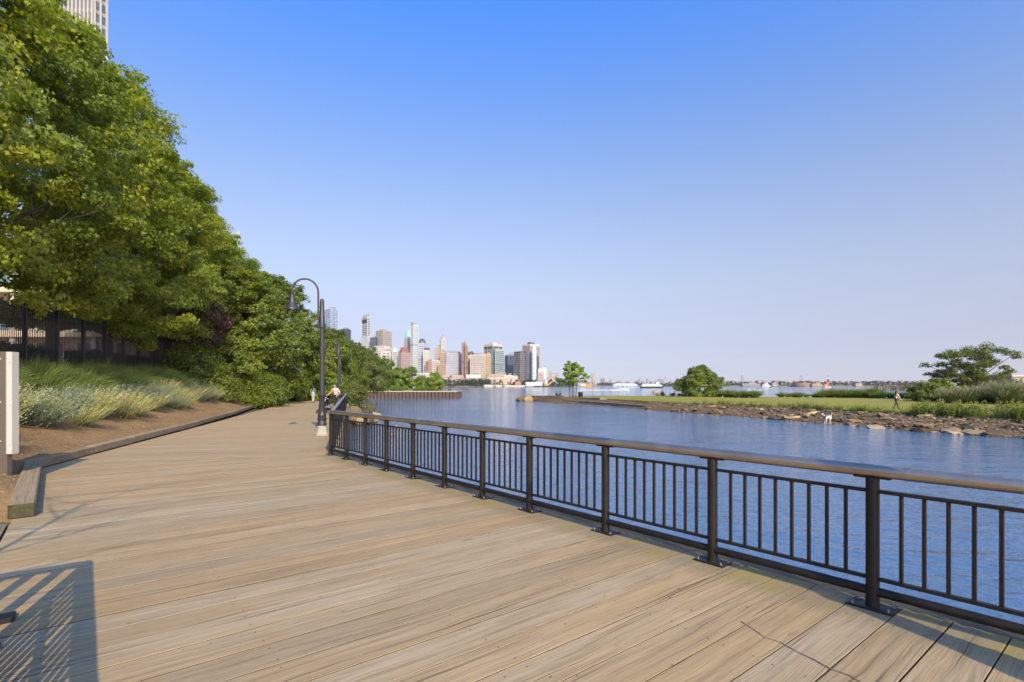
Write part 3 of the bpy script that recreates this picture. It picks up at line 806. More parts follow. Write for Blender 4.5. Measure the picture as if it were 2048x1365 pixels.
dense(106, -18.6, 40.4, .1, 1.9, 1.25, 'small leafy shrub beside the path below the dense tree', N=60, n=90, sz=.13, h0=.1, name='path_shrub')
dense(107, -20.6, 42.6, .0, 2.6, 1.7, 'dark leafy shrub at the foot of the dense path-side tree', N=80, n=110, sz=.15, h0=.1, name='path_shrub')
dense(110, -22.3, 37.0, 1.3, 3.2, 1.7, 'leafy green shrub under the red-leaved tree', N=70, n=110, sz=.15, h0=.1, name='bank_shrub')
dense(111, -20.4, 36.6, .6, 1.9, 1.3, 'low green shrub at the upper end of the sage bed', N=55, n=100, sz=.14, h0=.1, name='bank_shrub')
dense(108, -15.0, 48.5, -.9, 2.8, 2.0, 'waterside bush overhanging the boulders at the railing end', 'rust', N=70, n=100, sz=.14, h0=.1, name='waterside_bush')
dense(109, -19.5, 58, -.8, 3.0, 2.4, 'waterside bush below the rusty tree', 'young', N=70, n=100, sz=.16, h0=.1, name='waterside_bush')

# ------------------------------------------------------------ plants on the bank
def sage_mesh(seed, mat, n=210, h=.85, spread=.62, lean=(.48, -.05)):
    rs = RS(seed); Vs = []; T = []
    a = rs.uniform(0, 6.28, n); q = rs.uniform(0, 1, n) ** .6
    b = np.stack([np.cos(a) * q * spread * .35, np.sin(a) * q * spread * .35, np.zeros(n)], 1)
    hh = h * rs.uniform(.55, 1.1, n)
    tip = b + np.stack([np.cos(a) * q * spread * .75 + lean[0] * hh, np.sin(a) * q * spread * .75 + lean[1] * hh, hh * (1 - .28 * q)], 1)
    mid = (b + tip) / 2 + np.stack([np.cos(a) * q * .05, np.sin(a) * q * .05, hh * .06], 1)
    side = unit(np.cross(tip - b, rs.normal(0, 1, (n, 3)))) * .005
    def seg(p0, p1, w0, w1):
        V = np.empty((n, 4, 3)); V[:, 0] = p0 - side * w0; V[:, 1] = p0 + side * w0; V[:, 2] = p1 + side * w1; V[:, 3] = p1 - side * w1; return V
    base_t = rs.uniform(.1, .6, n)
    Vs += [seg(b, mid, 1.4, 1.2), seg(mid, tip, 1.2, .6)]; T += [base_t * .5, base_t]
    for k in range(15):
        t = (k + .5) / 15
        pos = np.where(t < .5, b + (mid - b) * (t * 2), mid + (tip - mid) * (t * 2 - 1)) + rs.normal(0, .009 + .028 * (1 - t) ** 2, (n, 3))
        up = unit(tip - mid)
        nrm = unit(rs.normal(0, 1, (n, 3))); tan = unit(up * .9 + rs.normal(0, .55, (n, 3))); bit = unit(np.cross(nrm, tan))
        L = (.062 - .026 * t) * rs.uniform(.7, 1.3, (n, 1)); w_ = L * .34
        V = np.empty((n, 4, 3)); V[:, 0] = pos; V[:, 1] = pos + tan * L * .5 + bit * w_; V[:, 2] = pos + tan * L; V[:, 3] = pos + tan * L * .5 - bit * w_
        Vs.append(V); T.append(np.clip(base_t * .6 + .42 * t + rs.normal(0, .08, n), 0, 1))
    return quads_mesh('foliage', M[mat], np.concatenate(Vs), np.concatenate(T))
def blade_mesh(name, seed, mat, n=420, h=.8, spread=.5, width=.008, lean=(.1, 0), bend=.5, tips=0):
    rs = RS(seed); Vs = []; T = []
    a = rs.uniform(0, 6.28, n); q = rs.uniform(0, 1, n) ** .7
    b = np.stack([np.cos(a) * q * spread * .35, np.sin(a) * q * spread * .35, np.zeros(n)], 1)
    hh = h * rs.uniform(.5, 1.15, (n, 1)); dr = np.stack([np.cos(a), np.sin(a), np.zeros(n)], 1) * (q[:, None] * spread) + np.array([lean[0], lean[1], 0]) * hh
    p = [b]
    for t in (.35, .7, 1.0): p.append(b + dr * (t ** 1.6) + np.array([0, 0, 1]) * hh * (t - bend * .5 * t ** 2.6 * q[:, None]))
    side = unit(np.cross(p[3] - p[0], rs.normal(0, 1, (n, 3)))) * width
    ws = [1, .9, .6, .12]; tt = rs.uniform(0, 1, n)
    for i in range(3):
        V = np.empty((n, 4, 3)); V[:, 0] = p[i] - side * ws[i]; V[:, 1] = p[i] + side * ws[i]; V[:, 2] = p[i + 1] + side * ws[i + 1]; V[:, 3] = p[i + 1] - side * ws[i + 1]
        Vs.append(V); T.append(np.clip(tt * .8 + .1 * i, 0, .88))
    if tips:                                       # feathery seed heads
        idx = rs.choice(n, tips, False)
        for k in range(10):
            pos = p[3][idx] + np.array([0, 0, .03 * k]) + rs.normal(0, .03, (tips, 3))
            V = leaves(rs, pos, np.zeros((tips, 3)), .09, .5, .2, 1.0); Vs.append(V); T.append(np.full(tips, 1.0))
    return quads_mesh(name, M[mat], np.concatenate(Vs), np.concatenate(T))
yel = [sage_mesh(201 + i, 'sage', 120 + 15 * i, .95, .70) for i in range(3)]
gry = [sage_mesh(221 + i, 'sagegrey', 165, .82, .74) for i in range(3)]
rr = random.Random(11)
def plant(name, me, loc, s_, label, cat, group, part='foliage'):
    root = empty(name, loc, rr.uniform(-.25, .25), label, cat, group)
    link(part, me, root, scale=s_); return root
G1, G2, G3 = 'pale flowering sage bushes on the bank', 'grey-green sage bushes on the bank', 'ornamental grass tufts below the fence'
for row, (u0, kind) in enumerate([(.285, 0), (.37, 0), (.46, 1), (.54, 1)]):
    s_ = (-.9, -1.6, -3.2, -4.0)[row]
    while s_ < 27 - row * 1.0:
        u = u0 + rr.uniform(-.035, .035) + (.02 if s_ > 10 else 0)
        if s_ >= 0: q = bank_pt(u, s_)
        else:
            q0 = bank_pt(u, 0); q = C + d1 * -s_ + p1 * .05 + (q0 - bank_pt(0, 0)); q.z = q0.z * (1 - .35 * min(1, -s_ / 8)) - .03
        q.z -= .04
        pale = (row == 0 and rr.random() < .8) or (row == 1 and rr.random() < .55) or (row > 1 and rr.random() < .16)
        where = 'next to the brown sign' if s_ < 1 else ('above the kerb corner' if s_ < 6 else ('along the middle of the kerb' if s_ < 14 else 'towards the dense trees'))
        if row == 0 and rr.random() < (.22 if s_ < 12 else .5): s_ += 1.3; continue
        if pale: plant('sage_bush', rr.choice(yel), q, rr.uniform(.75, 1.15), 'pale yellow flowering sage bush leaning right on the bank ' + where, 'bush', G1)
        else: plant('sage_bush', rr.choice(gry), q, rr.uniform(.75, 1.15), 'grey-green sage bush leaning right on the bank ' + where, 'bush', G2)
        s_ += rr.uniform(1.2, 1.9)
gm = [blade_mesh('blades', 241 + i, 'grass', 650, .95, .75, .006, (.16, 0), .8) for i in range(3)]
for row, u0 in enumerate((.62, .72, .82)):
    s_ = .3 + row * .4
    while s_ < 24:
        if 3.3 < s_ < 5.6 and rr.random() < .75: s_ += .8; continue
        q = bank_pt(u0 + rr.uniform(-.03, .03), s_); q.z -= .03
        plant('grass_tuft', rr.choice(gm), q, rr.uniform(.85, 1.25), 'green ornamental grass tuft below the iron fence, ' + ('above the brown sign' if s_ < 4 else ('above the first sage bushes' if s_ < 10 else ('in the middle of the bed' if s_ < 17 else 'near the red-leaved tree'))) + (', back row' if row == 2 else (', middle row' if row else ', front row')), 'grass tuft', G3, 'blades')
        s_ += rr.uniform(.85, 1.25)
# dry grass, twigs and fallen bits on the soil
rs = RS(9); Vs = []
for _ in range(2600):
    s_ = rs.uniform(-4.5, 26); u = rs.uniform(.01, .34) ** 1.0
    if s_ >= 0: q = bank_pt(u, s_)
    else:
        q0 = bank_pt(u, 0); q = C + d1 * -s_ + p1 * .05 + (q0 - bank_pt(0, 0)); q.z = q0.z * (1 - .35 * min(1, -s_ / 8))
    Vs.append((q.x, q.y, q.z + .012))
Vs = np.array(Vs)
me = quads_mesh('mulch_chips', m_leaf('mulch_chip', [(0, (.10, .06, .03)), (.6, (.26, .17, .085)), (1, (.45, .33, .16))], .05, .9), leaves(rs, Vs, np.zeros_like(Vs), .06, .28, 1.0, .35, .05), rs.uniform(0, 1, len(Vs)))
tag(link('mulch_chips', me), kind='stuff')
# small litter on the planks: twigs and seed bits
P_ = []
for _ in range(170):
    q = K1 + d1 * rs.uniform(0, 12) + p1 * rs.uniform(.3, 5.1); P_.append((q.x, q.y, .006))
P_ = np.array(P_)
me = quads_mesh('plank_litter', m_leaf('litter_bits', [(0, (.06, .04, .02)), (.7, (.25, .17, .07)), (1, (.4, .34, .12))], .05, .9), leaves(rs, P_, np.zeros_like(P_), .026, .3, 2.5, .2, .05), rs.uniform(0, 1, len(P_)))
tag(link('plank_litter', me), kind='stuff')

# hedges behind the fence
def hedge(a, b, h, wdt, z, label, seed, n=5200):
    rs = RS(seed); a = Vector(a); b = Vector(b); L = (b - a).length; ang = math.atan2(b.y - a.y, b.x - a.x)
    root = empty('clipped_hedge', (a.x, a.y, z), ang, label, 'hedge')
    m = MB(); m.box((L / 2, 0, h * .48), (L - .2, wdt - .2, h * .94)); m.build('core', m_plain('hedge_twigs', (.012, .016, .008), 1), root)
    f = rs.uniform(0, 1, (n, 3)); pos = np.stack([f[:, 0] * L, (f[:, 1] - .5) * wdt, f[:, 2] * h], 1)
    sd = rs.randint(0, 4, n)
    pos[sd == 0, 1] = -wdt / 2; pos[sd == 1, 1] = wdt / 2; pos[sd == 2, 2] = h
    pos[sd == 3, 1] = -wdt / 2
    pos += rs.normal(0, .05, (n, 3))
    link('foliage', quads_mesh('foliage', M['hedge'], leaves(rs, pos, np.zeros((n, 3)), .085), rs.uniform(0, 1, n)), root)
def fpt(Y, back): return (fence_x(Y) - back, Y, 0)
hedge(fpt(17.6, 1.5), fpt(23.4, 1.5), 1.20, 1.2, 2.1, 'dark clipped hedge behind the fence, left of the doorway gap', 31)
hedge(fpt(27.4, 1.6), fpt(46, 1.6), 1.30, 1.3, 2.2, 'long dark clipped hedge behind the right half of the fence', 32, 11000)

# bare-twigged young tree left of the camera (its shadow falls across the planks)
rs = RS(61); m = MB()
m.tube([(0, 0, -.2), (0, 0, 1.2), (.05, .02, 2.6), (.05, .05, 4.4)], [.05, .042, .028, .008], 7)
for i in range(13):
    z = 1.9 + .19 * i; a = i * 2.4; L = 1.5 - .07 * i
    b = Vector((.03, .02, z)); pts = [b, b + Vector((math.cos(a) * L * .5, math.sin(a) * L * .5, L * .3)), b + Vector((math.cos(a) * L, math.sin(a) * L, L * .75))]
    m.tube(pts, [.014, .010, .003], 5)
    for q in range(4):
        c = pts[0].lerp(pts[2], .3 + .18 * q); aa = a + (-1) ** q * .8
        m.tube([c, c + Vector((math.cos(aa) * .4, math.sin(aa) * .4, .25))], [.007, .002], 4)
o = empty('young_tree', (-3.75, 1.75, -.05), 0, 'thin bare young tree outside the picture, left, whose twig shadows fall on the planks', 'tree')
m.build('trunk', M['barklight'], o)

# ------------------------------------------------------------ lawn peninsula on the right with its stony shore
def interp(tab, x): return float(np.interp(x, [t[0] for t in tab], [t[1] for t in tab]))
wl = [(1060, 108), (1109, 95), (1157, 89), (1200, 82), (1260, 73.3), (1300, 67), (1400, 57.8), (1500, 51.5), (1600, 45.5), (1650, 43.3), (1700, 41.9), (1800, 36.8), (1900, 34.9), (2048, 31.3), (2300, 28), (2700, 26), (3300, 25)]
ed = [(1060, 111), (1109, 99), (1157, 94), (1200, 88), (1260, 79), (1300, 73), (1400, 64.5), (1500, 59.5), (1600, 54), (1650, 50.5), (1700, 48), (1800, 43.2), (1900, 40.6), (2048, 37), (2300, 33), (2700, 31), (3300, 30)]
fr_ = [(1060, 112), (1109, 108), (1157, 108), (1260, 109), (1400, 107), (1500, 97), (1700, 93), (1800, 88), (2048, 78), (2300, 72), (2700, 68), (3300, 66)]
def lawn_z(px, t):                                # t 0 at bank edge, 1 at far edge
    return -.62 + .16 * t + .03 * math.sin(px * .03 + t * 5)
xs = list(range(1060, 1700, 12)) + list(range(1700, 3300, 22))
rs = RS(71)
def shore_pt(px, t):                              # t 0 waterline .. 1 bank edge
    Y = interp(wl, px) * (1 - t) + interp(ed, px) * t
    z = WZ - .05 + (1.0) * t ** .8
    return at(px, Y, z)
ts = [-.35, -.12, 0, .12, .25, .38, .5, .62, .74, .84, .92, 1.0]
V = []
for px in xs:
    for t in ts:
        q = shore_pt(px, max(0, t))
        if t < 0: q = q + Vector((-.2, -1.0, 0)) * (-t * 7); q.z = WZ - .05 + t * 1.4
        q.z += rs.uniform(-.09, .09) * (1 if 0 < t < .85 else .2)
        if t > .8 and t < 1: q.z = min(q.z, -.95 + (t - .84) * 1.6)
        V.append(q)
n_ = len(ts)
m = MB(); m.add(V, [[i * n_ + j, (i + 1) * n_ + j, (i + 1) * n_ + j + 1, i * n_ + j + 1] for i in range(len(xs) - 1) for j in range(n_ - 1)])
shore_o = tag(m.build('shore', M['mud'], smooth='all'), kind='structure')
lt = [0, .02, .06, .15, .3, .45, .6, .75, .88, 1, 1.06, 1.12]
V = []
for px in xs:
    e0, e1 = interp(ed, px), interp(fr_, px)
    for t in lt:
        Y = e0 + (e1 - e0) * min(t, 1) + max(0, t - 1) * 60 - (.25 + .35 * math.sin(px * .11) * math.sin(px * .043) if t == 0 else 0)
        z = lawn_z(px, t) + (rs.uniform(-.02, .02)) - (.10 if t == 0 else 0)
        if t > 1: z = -.5 - (t - 1) * 14
        V.append(at(px, Y, z))
n_ = len(lt)
m = MB(); m.add(V, [[i * n_ + j, (i + 1) * n_ + j, (i + 1) * n_ + j + 1, i * n_ + j + 1] for i in range(len(xs) - 1) for j in range(n_ - 1)])
lawn = tag(m.build('lawn', M['lawn'], smooth='all'), kind='structure')
# stones of the bank: the largest ones piece by piece, gravel as one mass
def stone_mesh(seed):
    rs_ = RS(seed); bm = bmesh.new(); bmesh.ops.create_icosphere(bm, subdivisions=1, radius=.5)
    for v in bm.verts: v.co *= 1 + rs_.uniform(-.22, .22)
    for v in bm.verts: v.co.z = max(-.32, min(.30, v.co.z * .9))
    me = bpy.data.meshes.new('stone'); bm.to_mesh(me); bm.free(); me.materials.append(M['stone']); return me
sts = [stone_mesh(300 + i) for i in range(9)]
def boulder_mesh(seed):
    rs_ = RS(seed); bm = bmesh.new(); bmesh.ops.create_icosphere(bm, subdivisions=3, radius=.5)
    cs = unit(rs_.normal(0, 1, (9, 3))); hs = rs_.uniform(.30, .46, 9)
    for v in bm.verts:
        p = np.array(v.co)
        for c_, h_ in zip(cs, hs):                 # worn facets
            k_ = p @ c_ - h_
            if k_ > 0: p = p - c_ * k_ * .85
        p = p * (1 + .05 * math.sin(9 * p[0] + seed) * math.sin(8 * p[1]) + rs_.uniform(-.012, .012)); v.co = p
    me = bpy.data.meshes.new('boulder'); bm.to_mesh(me); bm.free(); me.materials.append(M['stone']); me.polygons.foreach_set('use_smooth', [True] * len(me.polygons)); return me
bls = [boulder_mesh(340 + i) for i in range(5)]
rr = random.Random(21)
def put_stone(parent, q, s_, flat=None):
    o = link('stone', rr.choice(sts), parent, q, (rr.uniform(-.18, .18), rr.uniform(-.18, .18), rr.uniform(0, 6.28)))
    o.scale = (s_ * rr.uniform(.9, 1.7), s_ * rr.uniform(.7, 1.1), s_ * (flat or rr.uniform(.28, .62)))
    return o
cnt = 0
while cnt < 240:
    px = rr.uniform(1290, 2150); t = rr.uniform(-.08, .66) if rr.random() < .85 else rr.uniform(.6, .85)
    if math.sin(px * .037) + math.sin(px * .011 + t * 6) < -.9: continue
    if px < 1420 and t > .75: continue
    q = shore_pt(px, max(t, 0)); dens = .4 + .6 * math.sin(px * .021 + 1) ** 2
    s_ = rr.choice([.2, .25, .3, .36, .45, .6, .95]) * (1.3 if t < .22 else .95)
    q.z += .05
    put_stone(shore_o, q, s_); cnt += 1
V = []; rs = RS(88)
ico = sts[0]
gm_ = MB()
for i in range(1500):
    px = rs.uniform(1280, 2300); t = rs.uniform(-.02, .9); q = shore_pt(px, max(t, 0)); s_ = rs.uniform(.05, .20)
    a = rs.uniform(0, 6.28); c_, k_ = math.cos(a) * s_, math.sin(a) * s_
    J_ = lambda: rs.uniform(.6, 1.25)
    gm_.add([q + Vector((c_, k_, 0)) * J_(), q + Vector((-k_, c_, .02)) * J_(), q + Vector((-c_, -k_, 0)) * J_(), q + Vector((k_, -c_, .02)) * J_(), q + Vector((c_ * .6 + k_ * .2, k_ * .6, s_ * .42)), q + Vector((-k_ * .5, c_ * .6, s_ * .5)), q + Vector((-c_ * .6, -k_ * .5, s_ * .38)), q + Vector((k_ * .5, -c_ * .6, s_ * .45))],
            [[0, 1, 5, 4], [1, 2, 6, 5], [2, 3, 7, 6], [3, 0, 4, 7], [4, 5, 6, 7]])
tag(gm_.build('gravel', m_plain('shore_gravel', (.17, .118, .075), .9, 0, .5, 1.5)), kind='stuff')
# boulders beyond the railing end
for i, (px, Y, s_) in enumerate([(706, 46.5, 1.5), (722, 47.4, 1.9), (742, 48.5, 1.5), (731, 45.5, 1.0), (703, 43.2, 1.3), (716, 44.4, 1.6), (734, 43.2, 1.0), (748, 45.2, .8), (697, 49, 1.6), (694, 44.8, 1.4), (713, 50.5, 1.3), (709, 42.0, 1.0), (724, 42.2, 1.1)]):
    q = at(px, Y, WZ + .18 * s_ + (.35 if px < 712 else 0))
    o = link('boulder', rr.choice(bls), None, q, (rr.uniform(-.2, .2), rr.uniform(-.2, .2), rr.uniform(0, 6.28)), (s_ * 1.4, s_, s_ * .95))
    tag(o, ['large tan boulder', 'broad pale boulder', 'low tan boulder', 'small boulder', 'dark wet boulder', 'brown boulder', 'small low boulder', 'outermost small boulder', 'half hidden boulder', 'boulder right behind the railing end', 'far boulder under the bush', 'small boulder close to the railing', 'low wet boulder close to the railing'][i] + ' in the water just past the railing corner', 'boulder', 'boulders past the railing end')
# bank under the bushes (slope to the water beyond the railing end)
m = MB(); pts_ = [MM, Vector((-14.4, 47, 0)), Vector((-18, 58, 0)), Vector((-24, 80, 0)), Vector((-39, 129, 0))]
V = []
for i, q in enumerate(pts_):
    r_ = .12 if i == 0 else (.5 if i == 1 else 1.0)
    V += [Vector((q.x - 1.5, q.y, -.16)), Vector((q.x + .1 * r_, q.y, -.40)), Vector((q.x + .9 * r_, q.y, -1.25)), Vector((q.x + 1.7 * r_, q.y, -2.2))]
m.add(V, [[i * 4 + j, i * 4 + j + 1, (i + 1) * 4 + j + 1, (i + 1) * 4 + j] for i in range(4) for j in range(3)])
tag(m.build('bank', M['mud']), kind='structure')

# low stone wall and ledge at the tip of the lawn
wall = empty('stone_wall', at(1130, 98, -1.1), 0, 'low wall of square stone blocks at the left tip of the lawn', 'wall')
def block(a, b, z0, z1, depth, name, parent, mat):
    a = Vector(a); b = Vector(b); m = MB(); L = (b - a).length
    m.box((L / 2, depth / 2, (z0 + z1) / 2), (L - .05, depth, z1 - z0))
    o = link(name, m.mesh(name, mat, bevel=.05)); o.parent = parent
    o.location = a - parent.location - Vector((0, 0, a.z)); 
    o.rotation_euler = (rr.uniform(-.03, .03), 0, math.atan2(b.y - a.y, b.x - a.x)); o.location.z = -parent.location.z
    return o
M['block'] = m_plain('wall_block', (.25, .19, .125), .9, 0, .4, 1.2, .4)
bp = [(1072, 107), (1082, 105), (1092, 103.5), (1103, 101.5), (1116, 99.6), (1128, 97.6), (1142, 95.4), (1155, 93.2), (1169, 90.8), (1184, 88.2), (1200, 85.8)]
for (x0, y0), (x1, y1) in zip(bp[:-1], bp[1:]):
    block(at(x0, y0 + 1.2, 0), at(x1, y1 + 1.2, 0), -1.3, -.42 + rr.uniform(-.06, .08), 1.1, 'block', wall, M['block'])
block(at(1200, 87.0, 0), at(1228, 84.5, 0), -1.3, -.62, 1.4, 'end_slab', wall, M['concrete'])
m = MB(); led = [(1106, 97.5), (1157, 90), (1200, 83), (1260, 74.2), (1292, 69.8)]
fro = [at(x, y, 0) for x, y in led]; bak = [at(x + 8, y + 4, 0) for x, y in led]
for i in range(4):
    pl = [fro[i], fro[i + 1], bak[i + 1], bak[i]]
    m.prism([(q.x, q.y) for q in pl], -2.4, -1.0)
o = tag(m.build('stone_ledge', m_plain('ledge_stone', (.20, .155, .10), .95, 0, .5, .7, .4)), 'long low stone ledge stepping into the water below the block wall', 'ledge')
for i, (px, Y, s_) in enumerate([(1044, 106, 1.6), (1056, 105, 2.0), (1066, 106.5, 1.5), (1036, 107, 1.0)]):
    o = link('boulder', rr.choice(bls), None, at(px, Y, WZ + .3), (0, 0, rr.uniform(0, 6)), (s_ * 1.5, s_, s_ * .9))
    tag(o, ['pale boulder awash', 'wide pale boulder', 'rough boulder touching the wall', 'outermost low boulder'][i] + ' off the tip of the stone wall', 'boulder', 'boulders off the wall tip')

# ------------------------------------------------------------ sheet-pile pier
PY = 129.0
pier = empty('pier', at(700, PY, WZ), 0, 'rust brown sheet-pile pier with a pale cap, in front of the skyline', 'pier')
x0, x1 = at(660, PY).x, at(913, PY).x
pm = MB(); pm.prism([(-.42, .20), (-.25, -.14), (.25, -.14), (.42, .20)], -1.5, 1.50)
pme = pm.mesh('pile', m_plain('rusty_pile', (.10, .062, .045), .85, .0, .45, .8, .3))
n_ = int((x1 - x0) / .86)
for i in range(n_):
    link('pile', pme, pier, (x0 + (i + .5) * (x1 - x0) / n_ - pier.location.x, 0, 0))
for i in range(16):
    link('pile', pme, pier, (x1 - pier.location.x - .1, .6 + i * .86, 0), (0, 0, R(90)))
m = MB(); a = pier.location
m.prism([(x0 - a.x - 1, -.28), (x1 - a.x + .18, -.28), (x1 - a.x + .18, 14.4), (x1 - a.x - 1.0, 14.4), (x1 - a.x - 1.0, .9), (x0 - a.x - 1, .9)], 1.51, 1.78)
m.build('cap', M['concrete'], pier)
m = MB(); m.prism([(x0 - 12, PY + .75), (x1 - .6, PY + .75), (x1 - .6, PY + 14.3), (x0 - 12, PY + 30)], -2, .12)
m.prism([(x0 - 12, PY + 2.5), (x1 - 2.6, PY + 3.5), (x1 - 4, PY + 12), (x0 - 12, PY + 30)], .12, .55, [(x0 - 12, PY + 6), (x1 - 5, PY + 5), (x1 - 6, PY + 11), (x0 - 12, PY + 28)])
tag(m.build('pier_ground', M['meadow']), kind='structure')
def slim_lamp(px, Y, top, label):
    root = empty('pier_lamp', at(px, Y, .2), 0, label, 'lamp post', 'lamp posts at the pier end')
    h = zat(top, Y) - .2
    m = MB(); m.lathe([(.16, 0), (.14, .5), (.09, .55), (.07, h * .88)], n=8); m.build('pole', M['lamp'], root)
    m = MB(); m.lathe([(.10, h * .88), (.24, h * .91), (.20, h * .97), (.05, h)], n=8); m.build('lantern', M['lamp'], root)
slim_lamp(897, 131, 755, 'thin dark lamp post standing left at the end of the pier')
slim_lamp(901.5, 134, 751, 'thin dark lamp post standing right at the end of the pier')

def small_tree(name, seed, loc, h0, h1, Rm, mat, N, n, size, label, group=None, prof=RP, cr=(.5, .9), tr=True, flat=.5, limbs=7, cat='tree', lobes=.3, inner=.4, r0=.12, lean=(0, 0)):
    tm = trunk_mesh(RS(seed + 7), h1 * .92, r0, lean, limbs, Rm * .95, (.3, .85), M['bark']) if tr else None
    o = tree_proto(name, seed, h0, h1, Rm, N, n, size, mat, prof, cr, tm, label, group, cat, flat=flat, lobes=lobes, inner=inner)
    o.location = loc; return o
GP = 'young trees on the pier'
for i, (px, Y, top, wpx, mat, lab) in enumerate([
    (742, 134, 700, 70, 'young', 'leafy young tree at the landward end of the pier'), (770, 138, 716, 44, 'young', 'tall narrow young tree on the pier below the broad beige tower'),
    (800, 136, 737, 46, 'young', 'bushy young tree on the pier below the red-roofed tower'), (824, 137, 736, 40, 'young', 'bushy young tree on the pier below the tall glass tower'),
    (870, 136, 748, 34, 'young', 'small young tree nearest the end of the pier'), (846, 138, 758, 22, 'young', 'lowest young shrub on the pier between two young trees'),
    (716, 131, 690, 60, 'dense', 'green tree where the pier meets the bank'), (786, 141, 744, 40, 'young', 'young tree behind the others in the middle of the pier')]):
    Rm = wpx / F * Y / 2; h = zat(top, Y) - .4
    small_tree('pier_tree', 400 + i * 3, at(px, Y, .4), .2, h, Rm, mat, 70, 90, .30, lab, GP, RP, (.5, 1.0), True, .7)
# grass and brush on the pier
bm_ = [blade_mesh('blades', 451 + i, 'weed', 300, .95, .9, .02, (.05, 0), .5) for i in range(2)]
rr = random.Random(8)
for i in range(26):
    q = at(rr.uniform(705, 888), PY + rr.uniform(1.6, 6), .12)
    plant('weed_tuft', rr.choice(bm_), q, rr.uniform(.8, 1.4), 'rough yellow-green weed tuft along the top of the pier', 'weeds', 'weed tufts on the pier', 'blades')

# ------------------------------------------------------------ plants and furniture on the lawn
def bulge(P): return P
o = small_tree('slender_tree', 500, at(1147, 100, -.5), 2.5, zat(730, 100) + .5, 3.0, 'young', 95, 48, .28, 'slender airy tree on three thin stems at the left tip of the lawn', prof=([0, .2, .5, .8, 1], [.45, 1, .9, .6, .25]), cr=(.35, .65), tr=False, flat=.5)
m = MB()
for dx, ln in ((-.7, -.05), (0, .02), (.45, .07), (-.2, -.02)):
    m.tube([(dx, 0, -.1), (dx + ln * 2, .1, 2), (dx * 1.4 + ln * 10, .2, 4.6)], [.085, .065, .03], 6)
for i in range(9):
    a = i * 2.4; m.tube([(0, 0, 2.4 + i * .22), (math.cos(a) * 1.3, math.sin(a) * 1.3, 3.3 + i * .26), (math.cos(a) * 2.3, math.sin(a) * 2.3, 3.6 + i * .28)], [.04, .025, .008], 5)
m.build('trunk', M['bark'], o)
o = small_tree('round_bush', 510, at(1399, 100, -.5), .15, zat(737, 100) + .5, 3.7, 'dense', 150, 110, .28, 'round leafy green bush-like tree standing alone in the middle of the lawn edge', cr=(.6, 1.0), flat=.7, prof=([0, .12, .35, .6, .85, 1], [.45, .85, 1, .92, .6, .2]), cat='bush')
# flat-topped tree on the right
RY = 76.0; base = at(1947, RY, -.5)
rs = RS(520)
pads = [(1885, 718, 22), (1905, 712, 24), (1930, 704, 26), (1955, 700, 28), (1978, 705, 26), (1998, 712, 18), (1895, 732, 24), (1920, 728, 26), (1950, 722, 26), (1980, 722, 22), (1888, 745, 18), (1897, 754, 20), (1915, 745, 24), (1935, 742, 22), (1960, 752, 24), (1985, 758, 22), (1990, 745, 20), (1970, 738, 18), (1925, 756, 20), (1945, 765, 20)]
cen = []; rad = []
for px, py, r_ in pads:
    for k in range(5):
        Y = RY + rs.uniform(-3.4, 3.4); q = at(px + rs.uniform(-8, 8), RY, zat(py + rs.uniform(-8, 7), RY))
        cen.append((q.x - base.x, Y - RY, q.z - base.z)); rad.append(r_ / F * RY * .62)
cen = np.array(cen); rad = np.array(rad)
Vv, tt = clump_cloud(rs, cen, rad * .92, 150, .30, flat=.45, aspect=.42, up=.9)
o = empty('flat_topped_tree', base, 0, 'open flat-topped tree with layered foliage on the right side of the lawn', 'tree')
link('crown', quads_mesh('crown', M['sumac'], Vv, tt), o)
m = MB(); m.tube([(0, 0, -.3), (.05, 0, 1.5), (.1, 0, 2.6), (0.4, .2, 4.5), (.6, .2, 6)], [.2, .16, .14, .09, .03], 8)
for c in cen[::3]:
    c = Vector(c); st = Vector((.08, 0, min(2.6, max(.9, c.z * .4)))); md = st.lerp(c, .55) + Vector((0, 0, .1))
    m.tube([st, md, c], [.085, .05, .015], 6)
m.build('trunk', M['bark'], o)
dense(530, *at(1880, 73, 0)[:2], -.5, 2.5, 1.9, 'dark green shrub left of the flat-topped tree', 'dense', 90, 110, .1, RP, .26, 'dark_shrub')
dense(531, *at(1852, 71, 0)[:2], -.5, 2.2, 2.0, 'low dark shrub at the water side left of the dark shrub', 'dense', 50, 100, .1, RP, .24, 'dark_shrub')
dense(532, *at(1925, 72, 0)[:2], -.5, 1.5, 2.0, 'low leafy shrub beneath the flat-topped tree', 'young', 60, 100, .1, RP, .24, 'low_shrub')
